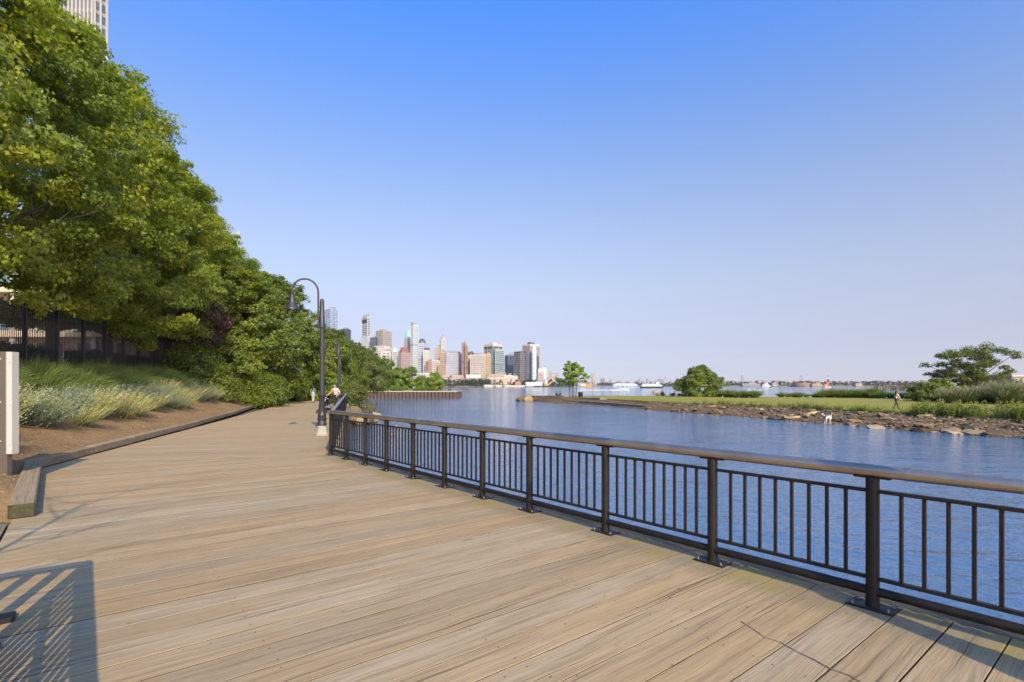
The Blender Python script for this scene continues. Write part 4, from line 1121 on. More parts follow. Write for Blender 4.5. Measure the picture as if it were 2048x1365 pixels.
# brush along the far edge of the lawn
br = [blade_mesh('blades', 461 + i, 'weed', 420, 1.3, 1.3, .022, (.05, 0), .5) for i in range(3)]
rr = random.Random(15)
for (a, b, n_, s0, s1, Yo) in ((1392, 1520, 12, .9, 1.35, -6), (1560, 1700, 12, .5, .8, -1.0), (1640, 1752, 11, .8, 1.5, -1.5), (1752, 1850, 9, .7, 1.1, -3), (1300, 1392, 5, .4, .6, -1)):
    for k in range(n_):
        px = a + (b - a) * (k + rr.random()) / n_; Y = interp(fr_, px) + Yo + rr.uniform(-.8, .8)
        plant('brush', rr.choice(br), at(px, Y, -.48), rr.uniform(s0, s1), 'green brush along the far edge of the lawn', 'brush', 'brush along the far lawn edge', 'blades')
re_ = [blade_mesh('blades', 471 + i, 'reed', 520, 2.0, 1.3, .02, (.08, 0), .35, 60) for i in range(3)]
for k in range(40):
    px = 1872 + 260 * (k + rr.random()) / 40; Y = rr.uniform(62, 72) - (px - 1872) * .01
    plant('reed_clump', rr.choice(re_), at(px, Y, -.55), rr.uniform(.75, 1.0) + (.25 if px > 1980 else 0), 'tall green reeds behind the lawn at right', 'reeds', 'reeds behind the lawn', 'blades')
# tall weeds on the bank edge
def weed_mesh(seed, n=30, h=1.35, spread=.8):
    rs = RS(seed); Vs = []; T = []
    for i in range(n):
        a = rs.uniform(0, 6.28); q = rs.uniform(0, 1) ** .6 * spread; hh = h * rs.uniform(.45, 1.1); b = np.array([math.cos(a) * q, math.sin(a) * q, 0]); tip = b + np.array([math.cos(a) * .12, math.sin(a) * .12, hh])
        k = 26; t = rs.uniform(.08, 1, k)[:, None]
        pos = b + (tip - b) * t + rs.normal(0, .05, (k, 3)) * (1.2 - t)
        Vs.append(leaves(rs, pos, unit(rs.normal(0, 1, (k, 3))), .17, .38)); T.append(np.clip(.30 + .62 * t[:, 0] ** 2 + rs.normal(0, .12, k), 0, 1))
    return quads_mesh('foliage', M['weed'], np.concatenate(Vs), np.concatenate(T))
wm = [weed_mesh(481 + i) for i in range(3)]
for (a, b, n_, s0, s1) in ((1826, 1965, 13, .62, .95), (1995, 2110, 10, .6, .95), (1700, 1830, 8, .3, .45), (1380, 1700, 26, .22, .5), (1600, 1680, 6, .35, .5), (1850, 2040, 8, .3, .5), (1715, 1740, 2, .45, .5)):
    for k in range(n_):
        px = a + (b - a) * (k + rr.random()) / n_; Y = interp(ed, px) + rr.uniform(-1.1, 1.3)
        plant('tall_weed', rr.choice(wm), at(px, Y, -.68), rr.uniform(s0, s1), 'leafy weeds growing along the crumbling bank edge ' + {1826: 'just right of the walking person', 1995: 'at the far right edge', 1700: 'below the walking person', 1380: 'left of the white dog', 1600: 'behind the white dog', 1850: 'in front of the tall weeds', 1715: 'between the dog and the walking person'}[a], 'weeds', 'weeds on the bank edge')
# short uneven grass along the lawn's broken edge
rs = RS(99); n_ = 15000
pxs = rs.uniform(1230, 2200, n_); tq = rs.uniform(0, 1, n_) ** 2.6 * .5
B = np.array([at(p, interp(ed, p) + t * (interp(fr_, p) - interp(ed, p)) - .2, lawn_z(p, t) - .03) for p, t in zip(pxs, tq)])
hh = rs.uniform(.05, .20, (n_, 1)) * (1 - 1.2 * tq[:, None]); an = rs.uniform(0, 6.28, n_); sd_ = np.stack([np.cos(an), np.sin(an), 0 * an], 1) * .022
tp = B + np.array([0, 0, 1]) * hh + rs.normal(0, .05, (n_, 3)) * np.array([1, 1, 0])
V = np.stack([B - sd_, B + sd_, tp + sd_ * .2, tp - sd_ * .2], 1)
tag(link('grass', quads_mesh('grass', m_leaf('turf_blade', [(0, (.10, .125, .022)), (.6, (.19, .20, .035)), (1, (.28, .25, .06))], .3, .7), V, rs.uniform(0, 1, n_))), kind='stuff')
# litter bin
o = empty('trash_can', at(1161, 99, -.52), 0, 'black round trash can under the slender tree', 'trash can')
m = MB(); m.lathe([(.36, 0), (.44, .1), (.45, .78), (.42, .80)], n=16); m.build('body', M['iron'], o, smooth=True)
m = MB(); m.lathe([(.47, .78), (.48, .86), (.40, .90), (.22, .90), (.22, .86)], n=16); m.build('rim', M['iron'], o, smooth=True)

# ------------------------------------------------------------ people and dog: one skinned surface each
def skinned(name, nodes, edges, mats, zones, parent, root_node, sub=1):
    """nodes: {key: (pos, rx, ry)}; edges; zones: {(a,b): material index} colours faces by nearest bone"""
    keys = list(nodes); idx = {k: i for i, k in enumerate(keys)}
    me = bpy.data.meshes.new(name)
    me.from_pydata([nodes[k][0] for k in keys], [(idx[a], idx[b]) for a, b in edges], [])
    ob = bpy.data.objects.new(name, me); COL.objects.link(ob)
    ob.modifiers.new('skin', 'SKIN'); sv = me.skin_vertices[0].data
    for k in keys:
        sv[idx[k]].radius = (nodes[k][1], nodes[k][2]); sv[idx[k]].use_root = (k == root_node)
    su = ob.modifiers.new('sub', 'SUBSURF'); su.levels = sub; su.render_levels = sub
    dg = bpy.context.evaluated_depsgraph_get()
    m2 = bpy.data.meshes.new_from_object(ob.evaluated_get(dg))
    bpy.data.objects.remove(ob); bpy.data.meshes.remove(me)
    m2.name = name
    m2.materials.clear()
    for m in mats: m2.materials.append(m)
    segs = [(Vector(nodes[a][0]), Vector(nodes[b][0]), zones.get((a, b), 0)) for a, b in edges]
    for p in m2.polygons:
        c = p.center; best = 1e9; mi = 0
        for a, b, z in segs:
            ab = b - a; t = max(0, min(1, (c - a).dot(ab) / max(1e-9, ab.length_squared)))
            dd = (c - a - ab * t).length
            if dd < best: best = dd; mi = z
        p.material_index = mi; p.use_smooth = True
    o = link(name, m2, parent); return o
def hand(nodes, edges, zones, side, wrist, d, mi):
    """palm, four unequal bent fingers and a thumb"""
    d = Vector(d).normalized(); w = Vector(wrist)
    s = d.cross(Vector((0, 1, 0)));
    s = Vector((1, 0, 0)) if s.length < .1 else s.normalized()
    f = s.cross(d)
    P = 'palm' + side; nodes[P] = (tuple(w + d * .05), .036, .020); edges.append(('wr' + side, P)); zones[('wr' + side, P)] = mi
    for k, (o, L) in enumerate(((-.030, .068), (-.010, .080), (.010, .076), (.030, .060))):
        a, b = 'f%d%s' % (k, side), 'g%d%s' % (k, side)
        nodes[a] = (tuple(w + d * (.095 + L * .2) + s * o), .010, .010); nodes[b] = (tuple(w + d * (.085 + L * .85) + s * o * 1.05 + f * .028), .008, .008)
        edges += [(P, a), (a, b)]; zones[(P, a)] = mi; zones[(a, b)] = mi
    a, b = 't0' + side, 't1' + side
    nodes[a] = (tuple(w + d * .045 - s * .042 + f * .012), .012, .012); nodes[b] = (tuple(w + d * .085 - s * .056 + f * .022), .010, .010)
    edges += [(P, a), (a, b)]; zones[(P, a)] = mi; zones[(a, b)] = mi
SKIN = m_plain('skin', (.42, .24, .16), .6, 0, .05)
def person(label, loc, rz, J, shirt, pants, shoes, hair, long_hair=False, sleeve=True, group=None, extra=None, cap=None):
    """J: joints in a local frame facing -Y; metres"""
    root = empty('person', loc, rz, label, 'person', group)
    N = {}; E = []; Z = {}
    def add(k, rx, ry=None): N[k] = (tuple(J[k]), rx, ry or rx)
    add('pel', .150, .105); add('wst', .135, .095); add('chs', .155, .105); add('nck', .052); add('hd0', .066, .075); add('hd1', .080, .092); add('hd2', .055, .065)
    E += [('pel', 'wst'), ('wst', 'chs'), ('chs', 'nck'), ('nck', 'hd0'), ('hd0', 'hd1'), ('hd1', 'hd2')]
    Z.update({('pel', 'wst'): 1, ('wst', 'chs'): 0, ('chs', 'nck'): 0, ('nck', 'hd0'): 3, ('hd0', 'hd1'): 3, ('hd1', 'hd2'): 3})
    hd = Vector(J['hd1']); fc = Vector(J.get('face', (0, -1, 0))).normalized()
    N['nose'] = (tuple(hd + fc * .098 - Vector((0, 0, .012))), .016, .018); E.append(('hd1', 'nose')); Z[('hd1', 'nose')] = 3
    N['chin'] = (tuple(Vector(J['hd0']) + fc * .055 - Vector((0, 0, .005))), .030, .026); E.append(('hd0', 'chin')); Z[('hd0', 'chin')] = 3
    for s in 'LR':
        for k, r in (('sh', .062), ('el', .043), ('wr', .029), ('hp', .092), ('kn', .060), ('an', .040), ('to', .034)): add(k + s, r)
        E += [('chs', 'sh' + s), ('sh' + s, 'el' + s), ('el' + s, 'wr' + s), ('pel', 'hp' + s), ('hp' + s, 'kn' + s), ('kn' + s, 'an' + s), ('an' + s, 'to' + s)]
        Z.update({('chs', 'sh' + s): 0, ('sh' + s, 'el' + s): 0, ('el' + s, 'wr' + s): 0 if sleeve else 3, ('pel', 'hp' + s): 1, ('hp' + s, 'kn' + s): 1, ('kn' + s, 'an' + s): 1, ('an' + s, 'to' + s): 2})
        hand(N, E, Z, s, J['wr' + s], Vector(J['wr' + s]) - Vector(J['el' + s]), 3)
    skinned('body', N, E, [shirt, pants, shoes, SKIN], Z, root, 'pel', 2)
    m = MB(); c = hd + Vector((0, 0, .042)) - fc * .036
    m.ball((c.x, c.y, c.z), (.098, .108, .098), 14, 9)
    if long_hair:
        m.ball((c.x - fc.x * .05, c.y - fc.y * .05, c.z - .10), (.10, .075, .17), 12, 8); m.ball((c.x - fc.x * .075, c.y - fc.y * .075, c.z - .25), (.085, .05, .16), 10, 7)
    m.build('hair', hair, root, smooth='all')
    sd2 = Vector((-fc.y, fc.x, 0))
    for k_ in (-1, 1):
        m = MB(); q = hd + fc * .082 + sd2 * .032 * k_ + Vector((0, 0, .012)); m.ball((q.x, q.y, q.z), (.011, .011, .008), 8, 5); m.build('eye', HAIR, root)
    if cap:
        m = MB(); m.ball((c.x, c.y, c.z + .02), (.104, .114, .095), 14, 8); q = c + fc * .13; m.box((q.x, q.y, q.z + .005), (.15, .12, .014), math.atan2(fc.y, fc.x) + math.pi / 2); m.build('cap', cap, root, smooth=True)
    return root
def stand(h=1.72, step=0.0, arms=None, lean=0.0):
    k = h / 1.72
    J = {'pel': (0, 0, .94), 'wst': (0, -lean * .3, 1.07), 'chs': (0, -lean * .8, 1.30), 'nck': (0, -lean, 1.47), 'hd0': (0, -lean - .015, 1.53), 'hd1': (0, -lean - .025, 1.62), 'hd2': (0, -lean - .015, 1.70)}
    for s, sx in (('L', 1), ('R', -1)):
        st = step * sx
        J['sh' + s] = (.185 * sx, -lean * .9, 1.41); J['el' + s] = (.24 * sx, -lean + .03 + st * .35, 1.13); J['wr' + s] = (.25 * sx, -lean - .08 + st * .55, .89)
        J['hp' + s] = (.095 * sx, 0, .90); J['kn' + s] = (.10 * sx, -.04 - st * .5, .50 + abs(step) * -.02); J['an' + s] = (.10 * sx, .02 - st * .95, .09 + (0.05 if st < 0 else 0)); J['to' + s] = (.12 * sx, -.15 - st * .95, .04)
    if arms: J.update(arms)
    return {a: tuple(Vector(b) * (k if a != 'face' else 1)) for a, b in J.items()}
def col(n, c, r=.85): return m_plain(n, c, r, 0, .15, 14)
HAIR = col('dark_hair', (.018, .012, .009), .5)
# woman walking away in the shade of the trees
person('long-haired person in a grey-green jacket and pale trousers by the trees', at(626, 50.5, 0), R(175), stand(1.64, .10), col('grey_green_jacket', (.17, .21, .19)), col('pale_trousers', (.42, .44, .44)), col('dark_shoes', (.05, .04, .04)), HAIR, True)
# man in pale pink shirt leaning to a stroller
J = stand(1.76, .12, {'elL': (.34, -.10, 1.16), 'wrL': (.40, -.40, 1.02), 'elR': (-.34, -.06, 1.18), 'wrR': (-.38, -.34, 1.02), 'face': (.1, -.8, -.35)}, .10)
person('person in a pale pink t-shirt and dark trousers bending over a stroller by the railing', (-10.75, 32.4, 0), R(-20), J, col('pale_pink_shirt', (.62, .46, .40)), col('dark_trousers', (.035, .033, .035)), col('black_shoes', (.02, .02, .02)), HAIR, False, False)
st = empty('stroller', (-11.05, 31.35, 0), R(-20), 'black baby stroller with a pale blanket over it, pushed by the person in pink', 'stroller')
blk = col('stroller_black', (.012, .012, .013), .6)
for sx in (-.26, .26):
    for y, r_ in ((-.35, .11), (.33, .14)):
        m = MB(); m.tube([(-.022, 0, 0), (.022, 0, 0)], r_, 18); wh = m.build('wheel', blk, st, (sx, y, r_))
        m = MB(); m.tube([(-.026, 0, 0), (.026, 0, 0)], r_ * .6, 14); m.build('rim', M['bolt'], wh)
    m = MB(); m.tube([(sx, .45, 1.02), (sx, .20, .72), (sx, -.18, .40), (sx, -.35, .14)], .016, 8); m.tube([(sx, .33, .16), (sx, .02, .58)], .015, 8); m.build('frame', blk, st)
m = MB(); m.tube([(-.26, .45, 1.02), (.26, .45, 1.02)], .02, 8); m.build('handle', blk, st)
m = MB(); m.box((0, .02, .52), (.42, .46, .06), 0, R(14)); m.box((0, .22, .76), (.42, .06, .46), 0, R(-24)); m.build('seat', blk, st, bevel=.02)
m = MB(); prof = [(math.cos(a) * .36, math.sin(a) * .36) for a in [R(20 + 14 * k) for k in range(9)]]
V = [(x, y * .9 + .08, z + .66) for y, z in prof for x in (-.23, .23)]
m.add(V, [[2 * i, 2 * i + 1, 2 * i + 3, 2 * i + 2] for i in range(8)]); m.build('canopy', blk, st)
m = MB(); m.box((0, -.10, .90), (.46, .30, .02), 0, R(-22)); m.box((0, -.27, .74), (.46, .02, .26), 0, R(-18)); m.build('blanket', col('pale_blanket', (.62, .58, .52)), st, bevel=.008)
m = MB(); m.box((0, .05, .24), (.40, .48, .16)); m.build('basket', blk, st, bevel=.02)
# walker and dog on the far shore
wk = stand(1.70, .34, {'elL': (.24, -.10, 1.15), 'wrL': (.20, -.36, 1.06), 'face': (0, -1, -.1)}, .06)
person('person in a cream top and dark trousers striding right across the lawn', at(1792, 49.2, -.60), R(92), wk, col('cream_top', (.60, .50, .36)), col('black_trousers', (.025, .022, .024)), col('brown_shoes', (.04, .03, .03)), HAIR, True)
dg = empty('dog', at(1654, 43.0, -1.50), R(205), 'white dog with a black patch standing at the water edge', 'dog')
N = {'rump': ((-.34, 0, .58), .13, .14), 'mid': ((-.05, 0, .56), .125, .13), 'chest': ((.24, 0, .56), .145, .17), 'neck': ((.42, 0, .72), .085, .09), 'head': ((.54, 0, .84), .085, .085), 'muz': ((.68, 0, .80), .042, .045), 'tail0': ((-.48, 0, .68), .028, .028), 'tail1': ((-.60, .03, .86), .018, .018),
     'earL': ((.50, .085, .88), .024, .012), 'earL2': ((.52, .12, .81), .016, .008), 'earR': ((.50, -.085, .88), .024, .012), 'earR2': ((.52, -.12, .81), .016, .008)}
Ed = [('rump', 'mid'), ('mid', 'chest'), ('chest', 'neck'), ('neck', 'head'), ('head', 'muz'), ('rump', 'tail0'), ('tail0', 'tail1'), ('head', 'earL'), ('earL', 'earL2'), ('head', 'earR'), ('earR', 'earR2')]
for s, y in (('L', .10), ('R', -.10)):
    dx = .05 if s == 'L' else -.04
    N.update({'hip' + s: ((-.34, y, .50), .10, .10), 'stf' + s: ((-.24 + dx, y, .33), .055, .055), 'hck' + s: ((-.40 + dx, y, .19), .032, .032), 'hpw' + s: ((-.37 + dx, y, .03), .034, .034), 'htp' + s: ((-.31 + dx, y, .02), .030, .024),
              'sho' + s: ((.24, y, .46), .075, .075), 'elb' + s: ((.20 + dx, y, .32), .045, .045), 'wri' + s: ((.23 + dx, y, .16), .032, .032), 'fpw' + s: ((.23 + dx, y, .03), .034, .034), 'ftp' + s: ((.29 + dx, y, .02), .03, .024)})
    Ed += [('rump', 'hip' + s), ('hip' + s, 'stf' + s), ('stf' + s, 'hck' + s), ('hck' + s, 'hpw' + s), ('hpw' + s, 'htp' + s), ('chest', 'sho' + s), ('sho' + s, 'elb' + s), ('elb' + s, 'wri' + s), ('wri' + s, 'fpw' + s), ('fpw' + s, 'ftp' + s)]
skinned('body', N, Ed, [col('white_fur', (.50, .44, .35), .9), col('black_fur', (.03, .025, .022), .9)], {('chest', 'neck'): 1, ('earL', 'earL2'): 1, ('earR', 'earR2'): 1}, dg, 'chest', 2)
# people sitting by the water
def sit(h=1.7, low=0.0):
    J = {'pel': (0, .0, .12), 'wst': (0, .04, .24), 'chs': (0, .06, .47), 'nck': (0, .04, .64), 'hd0': (0, .02, .70), 'hd1': (0, .0, .79), 'hd2': (0, .01, .87)}
    for s, sx in (('L', 1), ('R', -1)):
        J.update({'sh' + s: (.18 * sx, .05, .58), 'el' + s: (.23 * sx, -.08, .36), 'wr' + s: (.16 * sx, -.30, .34), 'hp' + s: (.10 * sx, -.02, .11), 'kn' + s: (.13 * sx, -.40, .40 - low), 'an' + s: (.12 * sx, -.62, .08), 'to' + s: (.12 * sx, -.78, .05)})
    return J
def lay(px, Y, z, rz, sh, pn, label, low=0): person(label, at(px, Y, z), R(rz), sit(low=low), sh, pn, col('dark_sole', (.03, .03, .03)), HAIR)
dk = col('navy_top', (.02, .025, .04)); dk2 = col('charcoal_top', (.035, .03, .03)); wt = col('white_top', (.55, .52, .48)); rd = col('rust_top', (.25, .08, .05))
lay(1113, 101.6, -.42, 25, dk, dk2, 'person in dark clothes sitting on the stone wall near the slender tree')
lay(1120.5, 101, -.42, -30, dk2, dk, 'second dark-clothed person sitting on the stone wall, right of the other')
# adirondack chairs
chair_w = col('pale_wood_chair', (.46, .43, .37)); chair_b = col('dark_chair', (.05, .03, .025))
def lawn_chair(px, Y, rz, mat, label):
    root = empty('lawn_chair', at(px, Y, -.47), R(rz), label, 'chair', 'low lawn chairs facing the river')
    for sx in (-.27, .27):
        m = MB(); m.bar((sx, -.42, 0), (sx, -.42, .52), .04, .10); m.build('leg', mat, root)
        m = MB(); m.bar((sx, -.45, .36), (sx, .42, .06), .035, .12); m.build('rear_leg', mat, root)
        m = MB(); m.box((sx * 1.12, -.08, .54), (.13, .74, .03)); m.build('armrest', mat, root)
    sl_ = shared(lambda q: q.box((0, 0, 0), (.52, .09, .022)), 'seat_slat', mat)
    for k in range(5): link('seat_slat', sl_, root, (0, -.40 + k * .10, .385 - k * .035), (R(-19), 0, 0))
    for k in range(5):
        m = MB(); m.bar((-.2 + .1 * k, .06, .22), (-.24 + .12 * k, .44, .92 - .035 * abs(k - 2)), .088, .02); m.build('back_slat', mat, root)
    return root
cy = 107
lawn_chair(1303, cy, 175, chair_w, 'pale wooden low chair farthest left of the chairs on the lawn')
lawn_chair(1309.5, cy + .4, 182, chair_w, 'pale wooden low chair second from the left, with a dark-haired sitter beside it')
lawn_chair(1317, cy, 178, chair_w, 'pale wooden low chair right next to the dark chair')
lawn_chair(1324, cy + .3, 185, chair_b, 'dark low chair at the right end of the row of lawn chairs')
def chair_sit(px, Y, rz, sh, pn, label):
    person(label, at(px, Y, -.47 + .25), R(rz), sit(low=.08), sh, pn, col('sole', (.03, .03, .03)), HAIR)
chair_sit(1306, cy + .2, 178, dk, dk2, 'person in dark blue sitting among the pale lawn chairs, leftmost of the sitters there')
chair_sit(1312.5, cy + .3, 178, wt, dk, 'person in a white top sitting among the pale lawn chairs')
chair_sit(1324, cy + .3, 182, rd, dk2, 'person in a rust coloured top in the dark lawn chair')
lay(1348, 106, -.47, 200, rd, dk2, 'person in rust red sitting on the grass left of the round bush', .12)
# two ducks on the water below the railing
def duck(q, rz, label):
    root = empty('duck', q, rz, label, 'duck', 'ducks on the water')
    m = MB(); m.ball((0, 0, .04), (.20, .10, .085), 12, 7); m.tube([(-.16, 0, .07), (-.26, 0, .13)], [.05, .01], 6); m.build('body', col('brown_plumage', (.36, .20, .07)), root, smooth='all')
    m = MB(); m.tube([(.13, 0, .08), (.17, 0, .17), (.18, 0, .21)], [.05, .035, .035], 8); m.ball((.19, 0, .22), (.055, .042, .045), 10, 6); m.build('head', col('pale_plumage', (.45, .33, .2)), root, smooth='all')
    m = MB(); m.box((.265, 0, .21), (.06, .035, .012)); m.build('bill', col('bill', (.5, .25, .04)), root)
duck(gp(798, 858, WZ), R(170), 'brown duck on the water seen between the railing bars, farther one')
duck(gp(784, 871, WZ), R(150), 'brown duck on the water seen between the railing bars, nearer one')

# ------------------------------------------------------------ far shore land
m = MB()
m.prism([(-1600, 985), (-60, 985), (-20, 1010), (60, 1020), (60, 2600), (-1600, 2600)], -4, .6)
m.prism([(60, 1300), (140, 1520), (420, 2050), (420, 3200), (60, 3200)], -4, .6)
m.prism([(300, 2300), (2600, 2300), (2600, 5000), (300, 5000)], -4, .7)
m.prism([(440, 1250), (930, 1250), (1300, 1500), (1300, 1700), (440, 1700)], -4, 1.0)
tag(m.build('far_shore', m_plain('far_shore_ground', (.16, .14, .10), .95, 0, .3, .02)), kind='structure')

# ------------------------------------------------------------ towers
FM = {}
def fm(c, r=.75, var=.10):
    k = (tuple(c), r)
    if k not in FM: FM[k] = m_plain('facade', c, r, 0, var, .06)
    return FM[k]
def glassm(c, r=.25):
    k = ('g', tuple(c), r)
    if k not in FM:
        t = NT('window_glass'); v = t.coord()
        vo = t.n('ShaderNodeTexVoronoi'); t.l(t.mapv(v, (.22, .22, .26)), vo.inputs['Vector']); vo.inputs['Scale'].default_value = 1
        sp = t.n('ShaderNodeSeparateColor'); t.l(vo.outputs['Color'], sp.inputs[0])
        t.setp(Base_Color=t.mix(1.0, c, t.ramp(sp.outputs[0], [(0, .72), (.7, 1.1), (1, 1.45)]), 'MULTIPLY'), Roughness=r, Metallic=.0)
        FM[k] = t.m
    return FM[k]
GBLUE = (.09, .13, .19); GDARK = (.035, .04, .05); GGREY = (.14, .16, .17)
def faces_of(x0, xs, x1, D):
    """near corner at xs, both visible walls run back from it"""
    if xs is None: return [at(x0, D), at(x1, D)], None
    Nn = at(xs, D); wl_, wr_ = (xs - x0), (x1 - xs); 
    Lc = at(x0, D + (xs - x0) / F * D * .9 + 4); Rc = at(x1, D + (x1 - xs) / F * D * .9 + 4)
    return [Lc, Nn, Rc], Lc + Rc - Nn
def tower(x0, xs, x1, ytop, D, label, wall, glass, style='grid', floor=3.9, bay=4.5, roof=None, z0=.5, name='skyscraper', cat='building', group='towers of the far skyline', ztop=None, parap=.0):
    """wall: facade colour; glass: window colour; relief of piers and spandrels in front of a glazed body"""
    z1 = ztop or zat(ytop, D)
    pts, back = faces_of(x0, xs, x1, D)
    if xs is None:
        a, b = pts; dep = max(14, (b - a).length * .8); n = Vector((0, 1, 0))
        ring = [a, b, b + n * dep, a + n * dep]
    else: ring = [pts[0], pts[1], pts[2], back]
    cen = sum(ring, Vector()) / 4
    root = empty(name, (cen.x, cen.y, z0), 0, label, cat, group)
    ring = [q - Vector((cen.x, cen.y, 0)) for q in ring]; h = z1 - z0
    wm_ = fm(wall); gm_ = glassm(glass)
    body = MB(); body.prism([(q.x, q.y) for q in ring], 0, h); body.build('glazed_body', gm_, root)
    pier = MB(); span = MB(); out = .45
    nfl = max(2, int(h / floor)); vis = [(0, 1), (1, 2), (3, 0)] if xs is not None else [(0, 1), (1, 2), (3, 0)]
    for i, j in vis:
        a, b = ring[i], ring[j]; L = (b - a).length; e = (b - a) / L; n = Vector((e.y, -e.x, 0)); ang = math.atan2(e.y, e.x)
        nb = max(2, round(L / bay)); pw = bay * (.34 if style in ('grid', 'punched') else .28)
        if style in ('grid', 'piers', 'punched'):
            for k in range(nb + 1):
                q = a + e * (L * k / nb) + n * out * .5; pier.box((q.x, q.y, h / 2 + .1), (pw if 0 < k < nb else pw * 1.3, out, h + .2), ang)
        else:
            for k in (0, nb):
                q = a + e * (L * k / nb) + n * out * .5; pier.box((q.x, q.y, h / 2 + .1), (1.2, out, h + .2), ang)
        sh = floor * {'grid': .36, 'punched': .48, 'piers': .18, 'bands': .44, 'glass': .14}[style]
        for k in range(nfl + 1):
            q = (a + b) / 2 + n * (out * .36); span.box((q.x, q.y, min(h - sh / 2, k * h / nfl)), (L, out * .7, sh), ang)
    pier.build('pier', wm_, root); span.build('spandrel', wm_, root)
    cap = MB(); cap.prism([(q.x * 1.03, q.y * 1.03) for q in ring], h, h + 1.2 + parap); cap.build('roof', fm(roof or wall), root)
    hut = MB(); rk = random.Random(int(x0 * 7 + ytop))
    for _ in range(rk.randint(1, 3)):
        q = ring[0].lerp(ring[1], rk.uniform(.25, .75)).lerp(ring[2], rk.uniform(.2, .5)); sz = (ring[1] - ring[0]).length
        hut.box((q.x, q.y, h + 1.2 + parap + 1.3), (sz * rk.uniform(.15, .4), 6, rk.uniform(2.6, 5)))
    hut.build('roof_plant', fm((.22, .21, .20)), root)
    if h > 70:
        belt = MB(); zb = h * rk.uniform(.45, .7)
        for i, j in vis:
            a, b = ring[i], ring[j]; e = (b - a).normalized(); n = Vector((e.y, -e.x, 0)); q = (a + b) / 2 + n * .28
            belt.box((q.x, q.y, zb), ((b - a).length, .62, 4.2), math.atan2(e.y, e.x))
        belt.build('plant_floor', fm((wall[0] * .55, wall[1] * .55, wall[2] * .58)), root)
    root['h'] = h
    return root, ring, h
def roofbox(t, s, hh, c, dx=0.0, name='roof_plant'):
    root, ring, h = t
    m = MB(); m.prism([(q.x * s + dx, q.y * s) for q in ring], h + 1.2, h + 1.2 + hh); return m.build(name, fm(c), root)
def pyramid(t, s0, s1, hh, c, name='pitched_roof', z=1.2):
    root, ring, h = t
    m = MB(); m.prism([(q.x * s0, q.y * s0) for q in ring], h + z, h + z + hh, [(q.x * s1, q.y * s1) for q in ring]); return m.build(name, fm(c), root)
def mast(t, hh, r_, z=1.2, c=(.5, .48, .45)):
    root, ring, h = t
    m = MB(); m.tube([(0, 0, h + z), (0, 0, h + z + hh)], [r_, r_ * .3], 6); return m.build('mast', fm(c), root)
CRM = (.50, .44, .37); TAN = (.36, .30, .24); BRK = (.27, .155, .105); BEI = (.36, .33, .29); WHT = (.50, .485, .46); GRY = (.30, .31, .33); LIL = (.40, .385, .41); RED = (.26, .155, .12); ORG = (.38, .25, .165)
tower(648, 662, 676, 618, 1180, 'tall blue-grey glass tower right behind the near lamp post', (.42, .46, .52), (.22, .27, .36), 'glass', 4, 6)
tower(677, 690, 701, 659, 1120, 'dark grey tower top just over the trees', (.06, .07, .08), GDARK, 'grid')
t = tower(724, 735, 741, 634, 1100, 'tall slim white tower with a dark band near its top', WHT, GGREY, 'bands', 3.6, 5)
m = MB(); a_, b_ = t[1][0], t[1][1]; c_ = (a_ + b_) / 2; nn = Vector(((b_ - a_).y, -(b_ - a_).x, 0)).normalized(); c_ = c_ + nn * .4; m.box((c_.x, c_.y, t[2] - 8.2), ((b_ - a_).length * .86, 1.2, 7), math.atan2((b_ - a_).y, (b_ - a_).x)); m.build('dark_band', fm((.03, .03, .035)), t[0])
m = MB(); m.prism([(q.x * 1.15, q.y * 1.15) for q in t[1]], 0, zat(672, 1100)); m.build('lower_shaft', fm(WHT), t[0])
tower(741, None, 751, 676, 1090, 'narrow dark slab tower right of the slim white tower', (.07, .08, .10), (.05, .06, .08), 'glass')
t = tower(752, 766, 783, 662, 1120, 'broad beige-grey office tower with fine vertical lines', BEI, (.20, .18, .16), 'piers', 3.8, 3.4); mast(t, 9, .5)
t = tower(738, 757, 790, 697, 1060, 'cream stepped masonry block below the broad beige tower', CRM, (.22, .19, .16), 'punched', 4, 5); roofbox(t, .6, 5, CRM)
tower(764, None, 780, 704, 1050, 'pale block with a large dark window bay in the cream group', CRM, GBLUE, 'grid', 6, 9)
t = tower(785, None, 794, 704, 1045, 'slim white tower with a small domed top left of the red roof', WHT, GGREY, 'piers', 3.8, 2.6); pyramid(t, .8, .3, 7, (.6, .62, .6)); mast(t, 12, .6)
t = tower(797, 803, 820, 707, 1030, 'pinkish brick block with a steep red hipped roof', (.36, .26, .23), (.2, .15, .15), 'punched', 3.6, 3.6); pyramid(t, 1.0, .5, 11.5, (.27, .10, .07))
t = tower(808, 814, 823, 677, 1080, 'cream tower with a pale green pyramid roof', CRM, (.30, .24, .18), 'piers', 3.8, 3); pyramid(t, .96, .05, 20, (.38, .58, .50))
t = tower(822, 827, 836, 651, 1040, 'tall slender glass apartment tower with a slanted top', (.52, .53, .50), (.20, .24, .23), 'grid', 3.4, 3.2)
m = MB(); r_ = t[1]; m.prism([(q.x, q.y) for q in r_], t[2] + 1, [t[2] + 8, t[2] + 4, t[2] + 1.5, t[2] + 5]); m.build('slanted_crown', fm((.36, .38, .38)), t[0])
t = tower(836, None, 850, 688, 1050, 'tower with a dark hipped roof and blue glazing below', (.36, .37, .40), (.14, .18, .26), 'grid', 3.8, 3.4); pyramid(t, 1.02, .5, 9, (.055, .058, .07))
t = tower(847, None, 858, 702, 1035, 'narrow cream tower with a dark square top', CRM, (.2, .18, .17), 'punched', 3.8, 3.4); roofbox(t, .8, 5, (.08, .08, .09))
tower(852, 857, 868, 724, 1015, 'brown and cream mid-rise with many windows above the small pier tree', ORG, (.16, .11, .09), 'grid', 3.5, 3.4)
